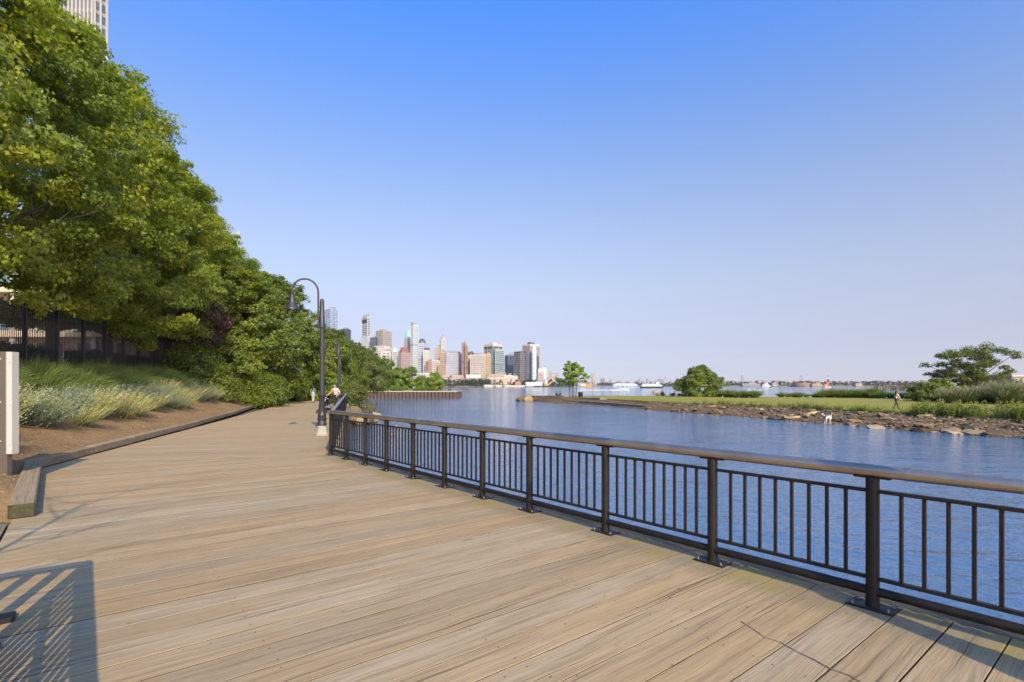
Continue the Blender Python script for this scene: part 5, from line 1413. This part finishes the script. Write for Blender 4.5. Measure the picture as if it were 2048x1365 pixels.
t = tower(869, None, 879, 695, 1060, 'plain tan tower left of the white tower with a mast', TAN, (.3, .22, .16), 'punched', 4, 4)
t = tower(880, 882, 891, 680, 1055, 'white tower with a short mast on top', WHT, (.42, .36, .30), 'piers', 4, 3.2); roofbox(t, .6, 5, CRM); mast(t, 12, 1.1, c=(.2, .2, .22))
t = tower(881, None, 891, 706, 1030, 'slim yellow-brown tower with a stepped crown', (.42, .30, .17), (.2, .14, .09), 'piers', 3.6, 2.6); roofbox(t, .7, 4, (.42, .3, .17))
tower(864, None, 878, 722, 1020, 'cream and brown apartment block with strong window rows', CRM, (.13, .1, .08), 'grid', 3.5, 3)
tower(877, None, 890, 729, 1010, 'lower orange brick apartment block beside the yellow-brown tower', ORG, (.15, .10, .08), 'grid', 3.5, 3)
t = tower(892, 893, 923, 707, 1025, 'broad pale lilac-grey apartment building with a flat crown', LIL, (.27, .27, .31), 'grid', 3.4, 3.2); roofbox(t, .85, 3.5, (.26, .26, .30))
t = tower(924, None, 930, 687, 1030, 'thin red-brown slab tower', RED, (.2, .09, .06), 'punched', 3.6, 3)
tower(928, 930, 935.5, 693, 1024, 'red-brown slab joined to the thinner taller slab', (.31, .19, .145), (.2, .13, .10), 'punched', 3.6, 2.6)
tower(934, None, 946, 706, 1075, 'dark office block half hidden behind the red-brown slabs', (.05, .06, .07), GDARK, 'glass')
tower(936, None, 943, 712, 1050, 'small cream block between the red-brown slab and the beige grid block', CRM, (.3, .22, .14), 'punched')
t = tower(941, None, 969, 711, 1022, 'broad beige apartment block with a regular grid of white windows', (.43, .35, .29), (.20, .18, .18), 'grid', 3.5, 3.3); roofbox(t, .55, 3.5, (.25, .22, .2))
t = tower(968, None, 981, 709, 1040, 'ochre brick block at the right of the beige grid block', (.39, .30, .185), (.17, .12, .08), 'punched', 3.5, 3.2)
t = tower(968, 986, 1004, 692, 1130, 'tall cream office tower with dark vertical window stripes', CRM, (.06, .05, .05), 'piers', 4.2, 5.4); roofbox(t, .98, 3.0, CRM); roofbox(t, .45, 7, WHT)
m = MB()
for i_, j_ in ((0, 1), (1, 2)):
    a_, b_ = t[1][i_], t[1][j_]
    for k in range(7):
        q = a_.lerp(b_, (k + .5) / 7); m.box((q.x, q.y, t[2] - 3), (2.2, 2.2, 3.4), math.atan2((b_ - a_).y, (b_ - a_).x))
m.build('crown_opening', fm((.06, .05, .05)), t[0])
t = tower(985, 991, 1008, 700, 1035, 'green-grey glass office block with pale bands', (.34, .38, .36), (.10, .14, .14), 'bands', 3.8, 6)
tower(1010, 1016, 1028, 712, 1060, 'dark blue glass cluster left of the dark tower', (.13, .15, .19), (.06, .075, .105), 'glass', 4, 6)
tower(1017, None, 1027, 709, 1085, 'grey tower just behind the dark blue cluster', GRY, GBLUE, 'piers', 4, 4)
t = tower(1028, 1040, 1054, 707, 1010, 'dark grey office tower, its right face lighter and finely gridded', (.17, .15, .145), (.075, .075, .085), 'grid', 3.8, 3.2); roofbox(t, 1.0, 2.5, (.05, .05, .06))
t = tower(1045, 1060, 1079, 692.5, 1090, 'large pale brown tower with fine vertical stripes and a pillbox top', (.40, .33, .29), (.17, .15, .15), 'piers', 4, 3.2); roofbox(t, 1.04, 2.5, (.60, .52, .46)); roofbox(t, .42, 8, (.12, .12, .13))
tower(1053, None, 1063, 708, 1020, 'dark blue slab beside the silver round tower', (.10, .12, .16), (.055, .07, .10), 'glass')
cy_ = at(1068, 1012, .5); root = empty('round_tower', cy_, 0, 'silver round tower in front of the pale brown striped tower', 'building', 'towers of the far skyline')
hh = zat(701, 1012) - .5
m = MB(); m.lathe([(4.9, 0), (4.9, hh), (4.2, hh), (4.2, hh + 5), (2, hh + 5), (2, hh + 8)], n=28); m.build('shaft', fm((.56, .56, .58), .35), root, smooth=True)
m = MB()
for k in range(int(hh / 4)): m.lathe([(4.95, k * 4 + 1), (5.02, k * 4 + 1.1), (5.02, k * 4 + 2.3), (4.95, k * 4 + 2.4)], n=28)
m.build('window_ring', glassm((.30, .33, .38)), root, smooth=True)
tower(1073, None, 1077, 714, 1030, 'narrow dark strip of a tower right of the silver round tower', (.06, .07, .09), GDARK, 'glass')
t = tower(1076, None, 1087, 745, 1012, 'low pinkish grey tower at the right end of the skyline', (.42, .33, .30), (.25, .2, .2), 'grid', 3.8, 2.6); roofbox(t, .95, 5.5, WHT)
tower(1084, None, 1093, 736, 1500, 'plain white tower behind the pinkish tower', WHT, (.6, .56, .5), 'bands', 5, 8)
# low waterfront buildings
def low(x0, x1, ytop, D, c, label, g_=(.2, .17, .15), style='punched', name='low_building', ybase=None, cat='building', group='low waterfront buildings', floor=4.0, bay=4.5): return tower(x0, None, x1, ytop, D, label, c, g_, style, floor, bay, None, .5, name, cat, group)
low(838, 862, 748, 1000, CRM, 'pale cream low building behind the small pier trees')
low(886, 925, 752, 1000, (.42, .30, .25), 'low pinkish brick building behind the waterfront trees, left')
low(926, 970, 758, 996, BRK, 'low red brick building behind the waterfront trees')
low(933, 961, 751, 1004, WHT, 'white flat-roofed pavilion above the low red brick building', (.62, .56, .5), 'bands')
low(978, 1012, 750, 1006, TAN, 'stepped tan building behind the waterfront trees', (.28, .2, .15), 'bands')
low(974, 1020, 757, 1000, (.50, .40, .31), 'long pale ledge building in front of the stepped tan building', (.36, .28, .21), 'bands')
low(1009, 1026, 752, 1004, CRM, 'cream block right of the stepped tan building', (.4, .32, .24))
low(1024, 1035, 754, 1003, CRM, 'rounded cream block at the end of the tan group', (.4, .32, .24))
low(1031, 1041, 765, 990, (.40, .16, .12), 'small red shed by the far water')
low(1052, 1084, 766, 990, (.60, .56, .52), 'long pale ferry hall by the far water', (.45, .42, .40), 'bands')
low(1090, 1094, 762, 990, WHT, 'small white pillar at the far waterfront', (.6, .6, .6))
for i, (a, b, y) in enumerate([(842, 850, 770.5), (968, 986, 770.5), (992, 1004, 771), (1010, 1050, 771.5)]):
    m = MB(); q0, q1 = at(a, 984, -1.4), at(b, 984, -1.4); m.prism([(q0.x, 980), (q1.x, 980), (q1.x, 988), (q0.x, 988)], -1.4, zat(y, 984) + .6)
    tag(m.build('sea_wall_section', fm((.46, .42, .35))), ['pale quay section far left', 'white moored boat shed on the far quay', 'small white quay shed', 'long pale quay at the red shed'][i] + ' along the far water', 'quay')
# trees along the far waterfront, copies of a few crowns
ftp = []
for i in range(4):
    rs = RS(700 + i)
    cen = crown_centres(rs, 26, .5, 11, 6.2, RP, .3); V, t_ = clump_cloud(rs, cen, rs.uniform(1.4, 2.6, 26), 34, 1.25, flat=.7)
    me = quads_mesh('crown', M['far'], V, t_); m = MB(); m.tube([(0, 0, -.5), (0, 0, 6)], [.45, .2], 5); tm = m.mesh('trunk', M['bark']); ftp.append((me, tm))
rr = random.Random(33)
def far_tree(px, D, ytop, label, group, wide=1.0):
    me, tm = rr.choice(ftp); h = zat(ytop, D) - .5; s_ = h / 12.0
    root = empty('far_tree', at(px, D, .5), rr.uniform(0, 6), label, 'tree', group); root.scale = (s_ * wide, s_ * wide, s_)
    link('crown', me, root); link('trunk', tm, root)
for k in range(30): far_tree(846 + k * 4.6 + rr.uniform(-1.5, 1.5), 985 + rr.uniform(0, 9), rr.uniform(757, 762.5), 'dark green tree in the row along the far waterfront below the towers', 'trees along the far waterfront')
for k in range(16): far_tree(984 + k * 6.2 + rr.uniform(-2, 2), 1000 + rr.uniform(0, 9), rr.uniform(758, 764), 'green tree by the far waterfront, right half of the skyline', 'trees along the far waterfront, right')
for k in range(13): far_tree(1088 + k * 5 + rr.uniform(-2, 2), 1035 + rr.uniform(0, 20), rr.uniform(757, 763), 'green tree on the far shore behind the slender tree', 'trees behind the slender tree')
# ochre crane barge, orange ferry
root = empty('crane_barge', at(1103, 960, WZ), 0, 'long dark barge with a slanting ochre crane boom on the far water', 'barge')
m = MB(); m.prism([(-32, -5), (40, -5), (40, 5), (-32, 5)], 0, 2.2); m.build('hull', fm((.035, .03, .03)), root)
m = MB(); m.bar((-8, 0, 2), (7, 0, 15), 1.8, 2.4); m.build('boom', fm((.42, .26, .08)), root)
m = MB(); m.box((-9, 0, 4), (7, 5, 4)); m.build('cab', fm((.4, .26, .1)), root)

# ------------------------------------------------------------ distant low city and island, right half
rr = random.Random(44)
D = 2300
def far_block(px, wpx, ytop, c, label, group='low blocks of the distant city', D_=2300, name='distant_building'):
    root = empty(name, at(px, D_, .6), 0, label, 'building', group)
    h = zat(ytop, D_) - .6; w_ = wpx / F * D_
    m = MB(); m.box((0, 0, h / 2), (w_, w_ * .7 + 8, h)); m.build('wall', fm(c), root)
    m = MB(); nfl = max(1, int(h / 6))
    for k in range(nfl): m.box((0, -(w_ * .7 + 8) / 2, (k + .55) * h / nfl), (w_ * .82, .6, h / nfl * .4))
    m.build('window_row', glassm((.16, .16, .17)), root)
    m = MB(); m.box((w_ * .1, 0, h + 1), (w_ * .4, 6, 2.5)); m.build('roof_hut', fm((.2, .18, .17)), root)
    return root
far_block(1188.5, 9, 748, (.46, .40, .36), 'pale high-rise standing alone on the far shore right of the slender tree')
far_block(1205.5, 6.5, 757.5, (.20, .17, .16), 'dark boxy mid-rise right of the lone pale high-rise')
far_block(1101, 4.5, 743, (.40, .32, .27), 'tan distant tower left of the slender tree'); far_block(1106.5, 6, 746, (.52, .38, .25), 'ochre distant tower beside the tan one'); far_block(1114.5, 6, 747, (.28, .36, .44), 'small blue glass distant tower left of the slender tree'); far_block(1096, 6, 755, (.38, .28, .24), 'low brown distant block next to the white tower'); far_block(1118, 7, 752, (.5, .46, .42), 'pale low distant block just left of the slender tree')
far_block(1281, 5, 758.5, (.36, .42, .42), 'greenish mid-rise in the distant city'); far_block(1296, 4.5, 759, (.34, .38, .44), 'bluish pointed mid-rise in the distant city'); far_block(1320, 5, 758.5, (.22, .25, .32), 'dark blue mid-rise at the right of the distant city'); far_block(1326, 5, 760, (.30, .34, .42), 'paler blue mid-rise next to the dark blue one'); far_block(1313, 4, 763, WHT, 'small white block in the distant city')
root = far_block(1221, 3, 762, (.33, .17, .12), 'red-brown church with a thin spire in the distant city'); m = MB(); hz = zat(762, D) - .6; m.prism([(-3, -3), (3, -3), (3, 3), (-3, 3)], hz, zat(756, D), [(-.2, -.2), (.2, -.2), (.2, .2), (-.2, .2)]); m.build('spire', fm((.3, .2, .16)), root)
cl = [(.40, .27, .21), (.46, .38, .31), (.33, .22, .18), (.52, .46, .40), (.36, .33, .31), (.42, .3, .2)]; cn = ['brick', 'beige', 'brown', 'pale', 'grey', 'tan']
for k in range(58):
    px = 1120 + k * 4.4 + rr.uniform(-2, 2); i = rr.randrange(6)
    far_block(px, rr.uniform(4, 9), rr.uniform(762.5, 767.5), cl[i], 'low %s block in the distant city skyline' % cn[i], 'low blocks of the distant city', 2250 + rr.uniform(-60, 120))
for k in range(46): far_tree(1195 + k * 3.9 + rr.uniform(-2, 2), 2180 + rr.uniform(-20, 30), rr.uniform(765.5, 768.5), 'tree on the distant shore before the low city blocks', 'trees before the distant city', 1.5)
for k in range(70): far_tree(1455 + k * 5.6 + rr.uniform(-2, 2), 1285 + rr.uniform(-10, 60), rr.uniform(761.8, 766.5), 'tree in the green belt of the island, ' + ('left of the round fort' if k < 22 else ('behind the round fort' if k < 31 else ('between the fort and the red-sailed boat' if k < 37 else 'right of the red-sailed boat'))), 'trees of the low island', 1.35)
for k in range(36):
    far_block(1440 + k * 15 + rr.uniform(-6, 6), rr.uniform(6, 14), rr.uniform(761.5, 764), rr.choice(cl), 'low distant block beyond the island trees', 'distant blocks beyond the island', 2700)
def isl(a, b, ytop, c, label, **k): return low(a, b, ytop, 1245, c, label, name='island_building', group='buildings on the island shore', floor=5, bay=7, **k)
isl(1486, 1519, 769, (.36, .35, .32), 'long low grey shed on the island shore'); isl(1545, 1555, 768, TAN, 'small tan house on the island shore left of the round fort'); isl(1625, 1643, 769, (.50, .36, .20), 'yellow-tan low house on the island shore right of the round fort'); isl(1712, 1724, 768.6, (.48, .36, .26), 'tan low house far right on the island shore')
far_block(1755, 9, 761.8, (.24, .20, .19), 'boxy brown block on the skyline far right', D_=2600)
q = at(1601, 1240, .0); root = empty('round_fort', q, 0, 'round red-brown brick fort on the island shore', 'fort')
m = MB(); m.lathe([(19, 0), (19, 7.2), (18.4, 7.2), (18.4, 6.8), (16, 6.8)], n=32); m.build('wall', fm((.31, .16, .10)), root)
m = MB()
for k in range(32):
    a = 2 * math.pi * k / 32; m.box((19 * math.cos(a), 19 * math.sin(a), 4), (.5, 1.2, 1.6), a)
m.build('gun_port', fm((.05, .03, .03)), root)
for z in (5.6, ): m = MB(); m.lathe([(19.0, z), (19.25, z), (19.25, z + .4), (19.0, z + .4)], n=32); m.build('string_course', fm((.4, .25, .18)), root)
def pylon(px, ytop, D_, c, w_, label, name='pylon'):
    root = empty(name, at(px, D_, .6), 0, label, 'pylon'); h = zat(ytop, D_) - .6; m = MB()
    for sx in (-1, 1):
        for sy in (-1, 1): m.bar((sx * w_, sy * w_, 0), (sx * w_ * .25, sy * w_ * .25, h), .9)
    m.build('leg', fm(c), root); m = MB()
    for k in range(6):
        z = h * (k + 1) / 6.5; x = w_ * (1 - .75 * z / h); m.bar((-x, -x, z), (x, -x, z), .6); m.bar((-x, -x, z), (x * .85, -x * .85, z + h / 6.5), .5)
    m.build('brace', fm(c), root)
    m = MB(); m.box((0, 0, h), (w_ * 1.6, .8, .8)); m.box((0, 0, h * .8), (w_ * 1.9, .8, .8)); m.build('cross_arm', fm(c), root)
pylon(1484, 751.5, 2400, (.26, .24, .26), 7, 'lattice mast above the island trees, left'); pylon(1602, 751, 2500, (.30, .27, .25), 9, 'arched steel tower above the round fort')
pylon(1331, 752, 2450, (.4, .38, .38), 3, 'thin mast above the distant city, left of the pair'); pylon(1353.5, 752, 2450, (.4, .38, .38), 3, 'thin mast above the distant city, right of the pair')
root = empty('red_gantry', at(1590, 1500, 1), 0, 'red gantry crane above the trees behind the round fort', 'crane'); m = MB()
for sx in (-6, 0, 6): m.bar((sx, 0, 0), (sx, 0, 13), .9)
m.bar((-8, 0, 13), (8, 0, 13), 1.6); m.bar((-7, 0, 9.5), (6, 0, 9.5), 1.2); m.box((2, 0, 11.5), (5, 3, 3)); m.build('frame', fm((.55, .10, .09)), root)
# ------------------------------------------------------------ boats
def hull(L, Bm, h, c, root, sheer=.15, name='hull'):
    m = MB(); n = 7; top = [(-L / 2, -Bm / 2), (L * .25, -Bm / 2), (L * .42, -Bm * .3), (L / 2, 0), (L * .42, Bm * .3), (L * .25, Bm / 2), (-L / 2, Bm / 2)]
    m.prism([(x * .93, y * .75) for x, y in top], -.3, [h, h, h * (1 + sheer), h * (1 + 2 * sheer), h * (1 + sheer), h, h], top); return m.build(name, fm(c, .5), root)
def foam(q, L, w_, name='foam', rz=0.0):
    rs = RS(int(abs(q.x) * 10)); m = MB(); n = 14
    for k in range(n):
        x = -L / 2 + L * k / n; m.box((q.x + x * math.cos(rz), q.y + x * math.sin(rz) + rs.uniform(-.3, .3) * w_, WZ + .06), (L / n * rs.uniform(.7, 1.4), w_ * rs.uniform(.3, .8), .14), rz)
    return tag(m.build(name, fm((.78, .80, .82), .8)), kind='stuff')
b = empty('ferry', at(1304, 640, WZ), 0, 'long white excursion ferry with a black hull in mid river', 'ferry')
hull(28, 6, 1.6, (.015, .015, .018), b)
m = MB(); m.prism([(-13.5, -2.8), (11, -2.8), (12.4, 0), (11, 2.8), (-13.5, 2.8)], 1.7, 3.5); m.prism([(-12, -2.6), (8.5, -2.6), (9.5, 0), (8.5, 2.6), (-12, 2.6)], 3.55, 5.0); m.build('cabin', fm((.58, .56, .52), .5), b)
m = MB(); [m.box((-12 + k * 1.5, -2.82, 2.75), (.9, .06, .7)) for k in range(15)]; [m.box((-10.5 + k * 1.5, -2.63, 4.3), (.9, .06, .6)) for k in range(12)]; m.build('window', glassm((.2, .24, .28)), b)
m = MB(); m.box((6.5, 0, 5.9), (3, 2.6, 1.6)); m.build('wheelhouse', fm((.58, .56, .52), .5), b); m = MB(); m.tube([(2, 0, 5), (2, 0, 9)], .12, 5); m.build('mast', fm((.6, .6, .6)), b)
foam(at(1271, 640), 15, 2)
b = empty('motorboat', at(1246, 330, WZ), 0, 'small white motorboat with a green cabin stripe, with a wake behind it', 'boat'); b.rotation_euler.z = R(-18)
hull(7.6, 2.5, .95, (.58, .58, .56), b, .25); m = MB(); m.prism([(-1.6, -.9), (1.6, -.9), (1.6, .9), (-1.6, .9)], 1.0, 2.5, [(-1.5, -.85), (.7, -.8), (.7, .8), (-1.5, .85)]); m.build('cabin', fm((.56, .58, .56)), b); m = MB(); m.box((-.3, -.92, 1.9), (1.7, .06, .5)); m.box((-.3, 0, 2.55), (2.9, 2.1, .10)); m.build('window', glassm((.06, .16, .15)), b)
foam(at(1232, 328), 6, .9); foam(at(1198, 345), 24, .8)
def jetski(px, Y, label):
    b = empty('jet_ski', at(px, Y, WZ), R(160), label, 'jet ski', 'jet skis with riders on the river'); hull(3.1, 1.1, .55, (.5, .5, .52), b, .3)
    m = MB(); m.box((-.2, 0, .75), (1.4, .4, .35)); m.bar((.5, -.35, 1.05), (.5, .35, 1.05), .06); m.build('seat', fm((.03, .03, .035)), b, bevel=.06)
    J = sit(); person('person in a dark vest riding %s' % ('the nearer jet ski' if px < 1530 else 'the farther jet ski'), at(px, Y, WZ + .85), R(250), J, dk, dk2, dk, HAIR)
    foam(at(px - 6, Y + .5), 9, 1.3)
jetski(1516, 350, 'jet ski throwing spray, the nearer one, left'); jetski(1541, 460, 'jet ski throwing spray, the farther one, right')
b = empty('harbour_ferry', at(1532, 1150, WZ), 0, 'white harbour ferry moored at the island shore', 'ferry'); hull(21, 7, 2.2, (.55, .54, .52), b); m = MB(); m.box((-1, 0, 3.6), (14, 5.5, 2.6)); m.box((0, 0, 6), (9, 4.5, 2.0)); m.box((1, 0, 8), (4, 3, 2)); m.build('cabin', fm((.55, .54, .52)), b); m = MB(); m.box((-1, -2.8, 3.9), (12, .1, 1)); m.box((0, -2.3, 6.2), (8, .1, .9)); m.build('window', glassm((.2, .24, .3)), b)
b = empty('sailing_boat', at(1656, 700, WZ), 0, 'boat with a tall narrow sail, red below, black and white above, on a white hull', 'sailing boat'); hull(9.2, 2.8, 1.2, (.55, .54, .52), b)
def sail(z0, z1, w0, w1, c, nm, dx=0):
    m = MB(); m.prism([(-w0 / 2 + dx, -.12), (w0 / 2 + dx, -.12), (w0 / 2 + dx, .12), (-w0 / 2 + dx, .12)], z0, z1, [(-w1 / 2 + dx, -.1), (w1 / 2 + dx, -.1), (w1 / 2 + dx, .1), (-w1 / 2 + dx, .1)]); m.build(nm, fm(c), b)
zt = zat(751, 700) - WZ
sail(1.6, zt * .47, 3.9, 3.4, (.62, .10, .09), 'red_sail'); sail(zt * .475, zt * .70, 3.3, 2.5, (.05, .03, .03), 'black_sail'); sail(zt * .705, zt * .80, 2.4, 2.0, (.7, .62, .55), 'white_sail'); sail(zt * .805, zt, 1.9, .8, (.16, .11, .08), 'top_sail', .1)
sail(1.6, zt * .30, 2.6, .8, (.70, .34, .30), 'jib', -3.0)
m = MB(); m.tube([(0, .2, 0), (0, .2, zt + .4)], [.16, .06], 6); m.build('mast', fm((.2, .15, .1)), b)
b = empty('long_ferry', at(1250, 1900, WZ), 0, 'very long white ferry lying at the distant shore', 'ferry'); hull(95, 14, 3, (.60, .66, .68), b, .05); m = MB(); m.box((0, 0, 5.6), (84, 12, 4.6)); m.box((0, 0, 9), (66, 10, 2.6)); m.build('cabin', fm((.50, .52, .51)), b); m = MB(); m.box((0, -6.05, 6), (78, .1, 1.6)); m.box((0, -5.05, 9.2), (60, .1, 1.2)); m.build('window', glassm((.3, .36, .4)), b)
b = empty('orange_ferry', at(1172, 1000, WZ), 0, 'orange ferry with a white bow section at the far shore under the slender tree', 'ferry'); hull(23, 8, 2.2, (.58, .30, .07), b); m = MB(); m.box((2, 0, 3.8), (18, 6.5, 3)); m.build('cabin', fm((.60, .32, .08)), b); m = MB(); m.box((-6, 0, 4), (10, 6.8, 3.5)); m.build('deck_house', fm((.54, .52, .48)), b); m = MB(); m.box((3, -3.3, 4.1), (13, .1, 1)); m.build('window', glassm((.1, .08, .06)), b)

# ------------------------------------------------------------ ruined timber pier and concrete shed at right
RY_ = 330
rp = empty('ruined_pier', at(1755, RY_, WZ), 0, 'ruined old timber pier on piles in the river at right', 'pier')
pl = shared(lambda q: q.lathe([(.30, -.5), (.27, 3.0), (.2, 3.1)], n=7), 'pile', fm((.085, .065, .05))); pl2 = shared(lambda q: q.lathe([(.30, -.5), (.27, 2.7), (.2, 2.9)], n=7), 'pile', fm((.30, .25, .2)))
rr = random.Random(5)
for k in range(44):
    for row in range(2): link('pile', pl if rr.random() < .7 else pl2, rp, (k * .72 + rr.uniform(-.15, .15), row * 4, rr.uniform(-.4, .25)), (rr.uniform(-.05, .05), rr.uniform(-.05, .05), 0))
m = MB(); m.box((10, -.35, 2.55), (20.5, .25, .35)); m.box((9, -.3, 1.6), (17, .2, .25)); m.box((24, -.3, 2.2), (12, .25, .3)); m.build('beam', fm((.10, .075, .055)), rp)
m = MB(); m.box((12, 3, 3.0), (17, 5, .25)); m.build('deck_remains', fm((.22, .18, .13)), rp)
m = MB(); m.prism([(at(1800, 250).x, 240), (at(1900, 250).x, 236), (at(2100, 250).x, 250), (at(2100, 300).x, 300), (at(1830, 290).x, 290)], -3, -.5); tag(m.build('spit', M['meadow']), kind='structure')
sh = empty('concrete_shed', at(2040, 150, -.5), 0, 'long flat-roofed concrete shed behind the reeds at the right edge', 'shed')
zt = zat(751, 150) + .5
m = MB(); m.box((8, 0, zt / 2 - .3), (30, 10, zt - .6)); m.build('wall', m_plain('shed_concrete', (.33, .28, .22), .9, 0, .2, .5), sh)
m = MB(); m.box((8, 0, zt - .25), (30.6, 10.6, .5)); m.build('roof', fm((.45, .40, .34)), sh)
rib = shared(lambda q: q.box((0, 0, zt / 2 - .4), (.3, .2, zt - .9)), 'rib', M['concrete_d'])
for k in range(14): link('rib', rib, sh, (-6.6 + k * 2.2, -5.1, 0))
m = MB(); m.prism([(at(1990, 140).x, 130), (at(2300, 140).x, 130), (at(2300, 170).x, 170), (at(1990, 170).x, 170)], -3, -.5); tag(m.build('shed_ground', M['mud']), kind='structure')

# ------------------------------------------------------------ near tower, spire and terrace building on the left
D = 175.0
fl_, fr2 = at(100, D), at(188, D); w_ = (fr2 - fl_).length
tw = empty('ribbed_tower', (fl_.x, D, 2), 0, 'tall pale tower with close vertical ribs rising above the trees at upper left', 'skyscraper')
Ht = 150.0
ring = [(-4, 5.5), (0, 0), (w_, 0), (w_ + 1.6, 3.0), (w_ - 27, 38), (-40, 38)]
m = MB(); m.prism(ring, 0, Ht); m.build('glazed_body', glassm((.10, .11, .13)), tw)
rb = shared(lambda q: q.box((0, 0, Ht / 2), (.56, .80, Ht)), 'rib', fm((.37, .35, .33), .8))
k = 0
while k * 1.30 <= w_: link('rib', rb, tw, (k * 1.30, -.3, 0)); k += 1
for q in ((w_ + .15, .0), (w_ + .95, 1.5), (w_ + 1.75, 3.1)): link('rib', rb, tw, (q[0], q[1], 0), (0, 0, R(60)))
for k in range(4): link('rib', rb, tw, (-.9 - k * .9, 1.1 + k * 1.3, 0), (0, 0, R(-55)))
m = MB()
for k in range(38): m.box((w_ / 2, -.02, k * 3.95 + 1), (w_, .24, 1.25)); m.box((w_ + .85, 1.55, k * 3.95 + 1), (3.4, .22, 1.25), R(62))
m.build('spandrel', fm((.28, .265, .255), .8), tw)
m = MB(); m.prism([(x * 1.02, y - .8) for x, y in ring], Ht, Ht + 2); m.build('roof', fm((.5, .46, .42)), tw)
D = 1600.0; q = at(476.5, D, .5); zt = zat(461, D)
sp = empty('spire_tower', q, 0, 'very tall tower hidden behind the trees, only its thin white mast tip showing', 'skyscraper')
m = MB(); m.prism([(-28, -28), (28, -28), (28, 28), (-28, 28)], 0, zt - 105, [(-20, -20), (20, -20), (20, 20), (-20, 20)]); m.build('shaft', glassm((.2, .26, .34)), sp)
m = MB(); m.tube([(0, 0, zt - 105), (0, 0, zt - 40), (0, 0, zt - 12), (0, 0, zt)], [3.2, 2.2, 1.0, .5], 8); m.build('mast', fm((.66, .66, .68)), sp)
m = MB(); [m.lathe([(3.2 - .02 * k, zt - 44 + 12 * k), (3.4, zt - 43 + 12 * k), (1.0, zt - 40 + 12 * k)], n=8) for k in range(3)]; m.build('mast_ring', fm((.5, .5, .52)), sp)
# terrace building behind the fence
tb = empty('terrace_building', (-60, 37.5, 2.1), 0, 'pale low terrace building with columns behind the fence and hedge', 'building')
m = MB(); m.box((17, 4.5, 4.6), (34, 8, 9.2)); m.build('wall', m_plain('pale_wall', (.50, .47, .43), .85), tb)
m = MB(); [m.box((17, .2, z), (34.6, 2.6, .42)) for z in (3.1, 6.2, 9.2)]; m.build('floor_slab', m_plain('beige_slab', (.56, .44, .32), .85), tb)
pane = shared(lambda q: q.box((0, 0, 0), (1.7, .06, 2.1)), 'window', glassm((.10, .16, .20), .1)); cl_ = shared(lambda q: q.box((0, 0, 4.5), (.30, .30, 9)), 'column', M['white'])
for k in range(13):
    link('column', cl_, tb, (.3 + k * 2.8, -.8, 0))
    for z in (1.5, 4.6, 7.6):
        if k < 12: link('window', pane, tb, (1.7 + k * 2.8, .46, z))
pu = empty('patio_umbrella', (fence_x(19.3) - 4.6, 19.3, 2.15), 0, 'orange-tan patio umbrella behind the fence at the left picture edge', 'umbrella')
m = MB(); m.tube([(0, 0, 0), (0, 0, 3.1)], .035, 8); m.build('pole', M['lamp'], pu)
m = MB(); m.lathe([(1.75, 2.15), (1.75, 2.25), (1.2, 2.68), (.55, 2.98), (.04, 3.12)], n=8); m.build('canopy', m_plain('orange_cloth', (.58, .34, .17), .9, 0, .06), pu)

# ------------------------------------------------------------ thin summer haze over the whole place
hm = bpy.data.materials.new('haze_air'); hm.use_nodes = True; ht = hm.node_tree
ht.nodes.remove(ht.nodes['Principled BSDF'])
pv = ht.nodes.new('ShaderNodeVolumePrincipled'); pv.inputs['Color'].default_value = (.93, .95, 1, 1); pv.inputs['Density'].default_value = .00007; pv.inputs['Anisotropy'].default_value = .2
ht.links.new(pv.outputs[0], ht.nodes['Material Output'].inputs['Volume'])
m = MB(); m.box((250, 2400, 243), (5000, 5300, 496)); tag(m.build('haze', hm), kind='stuff')
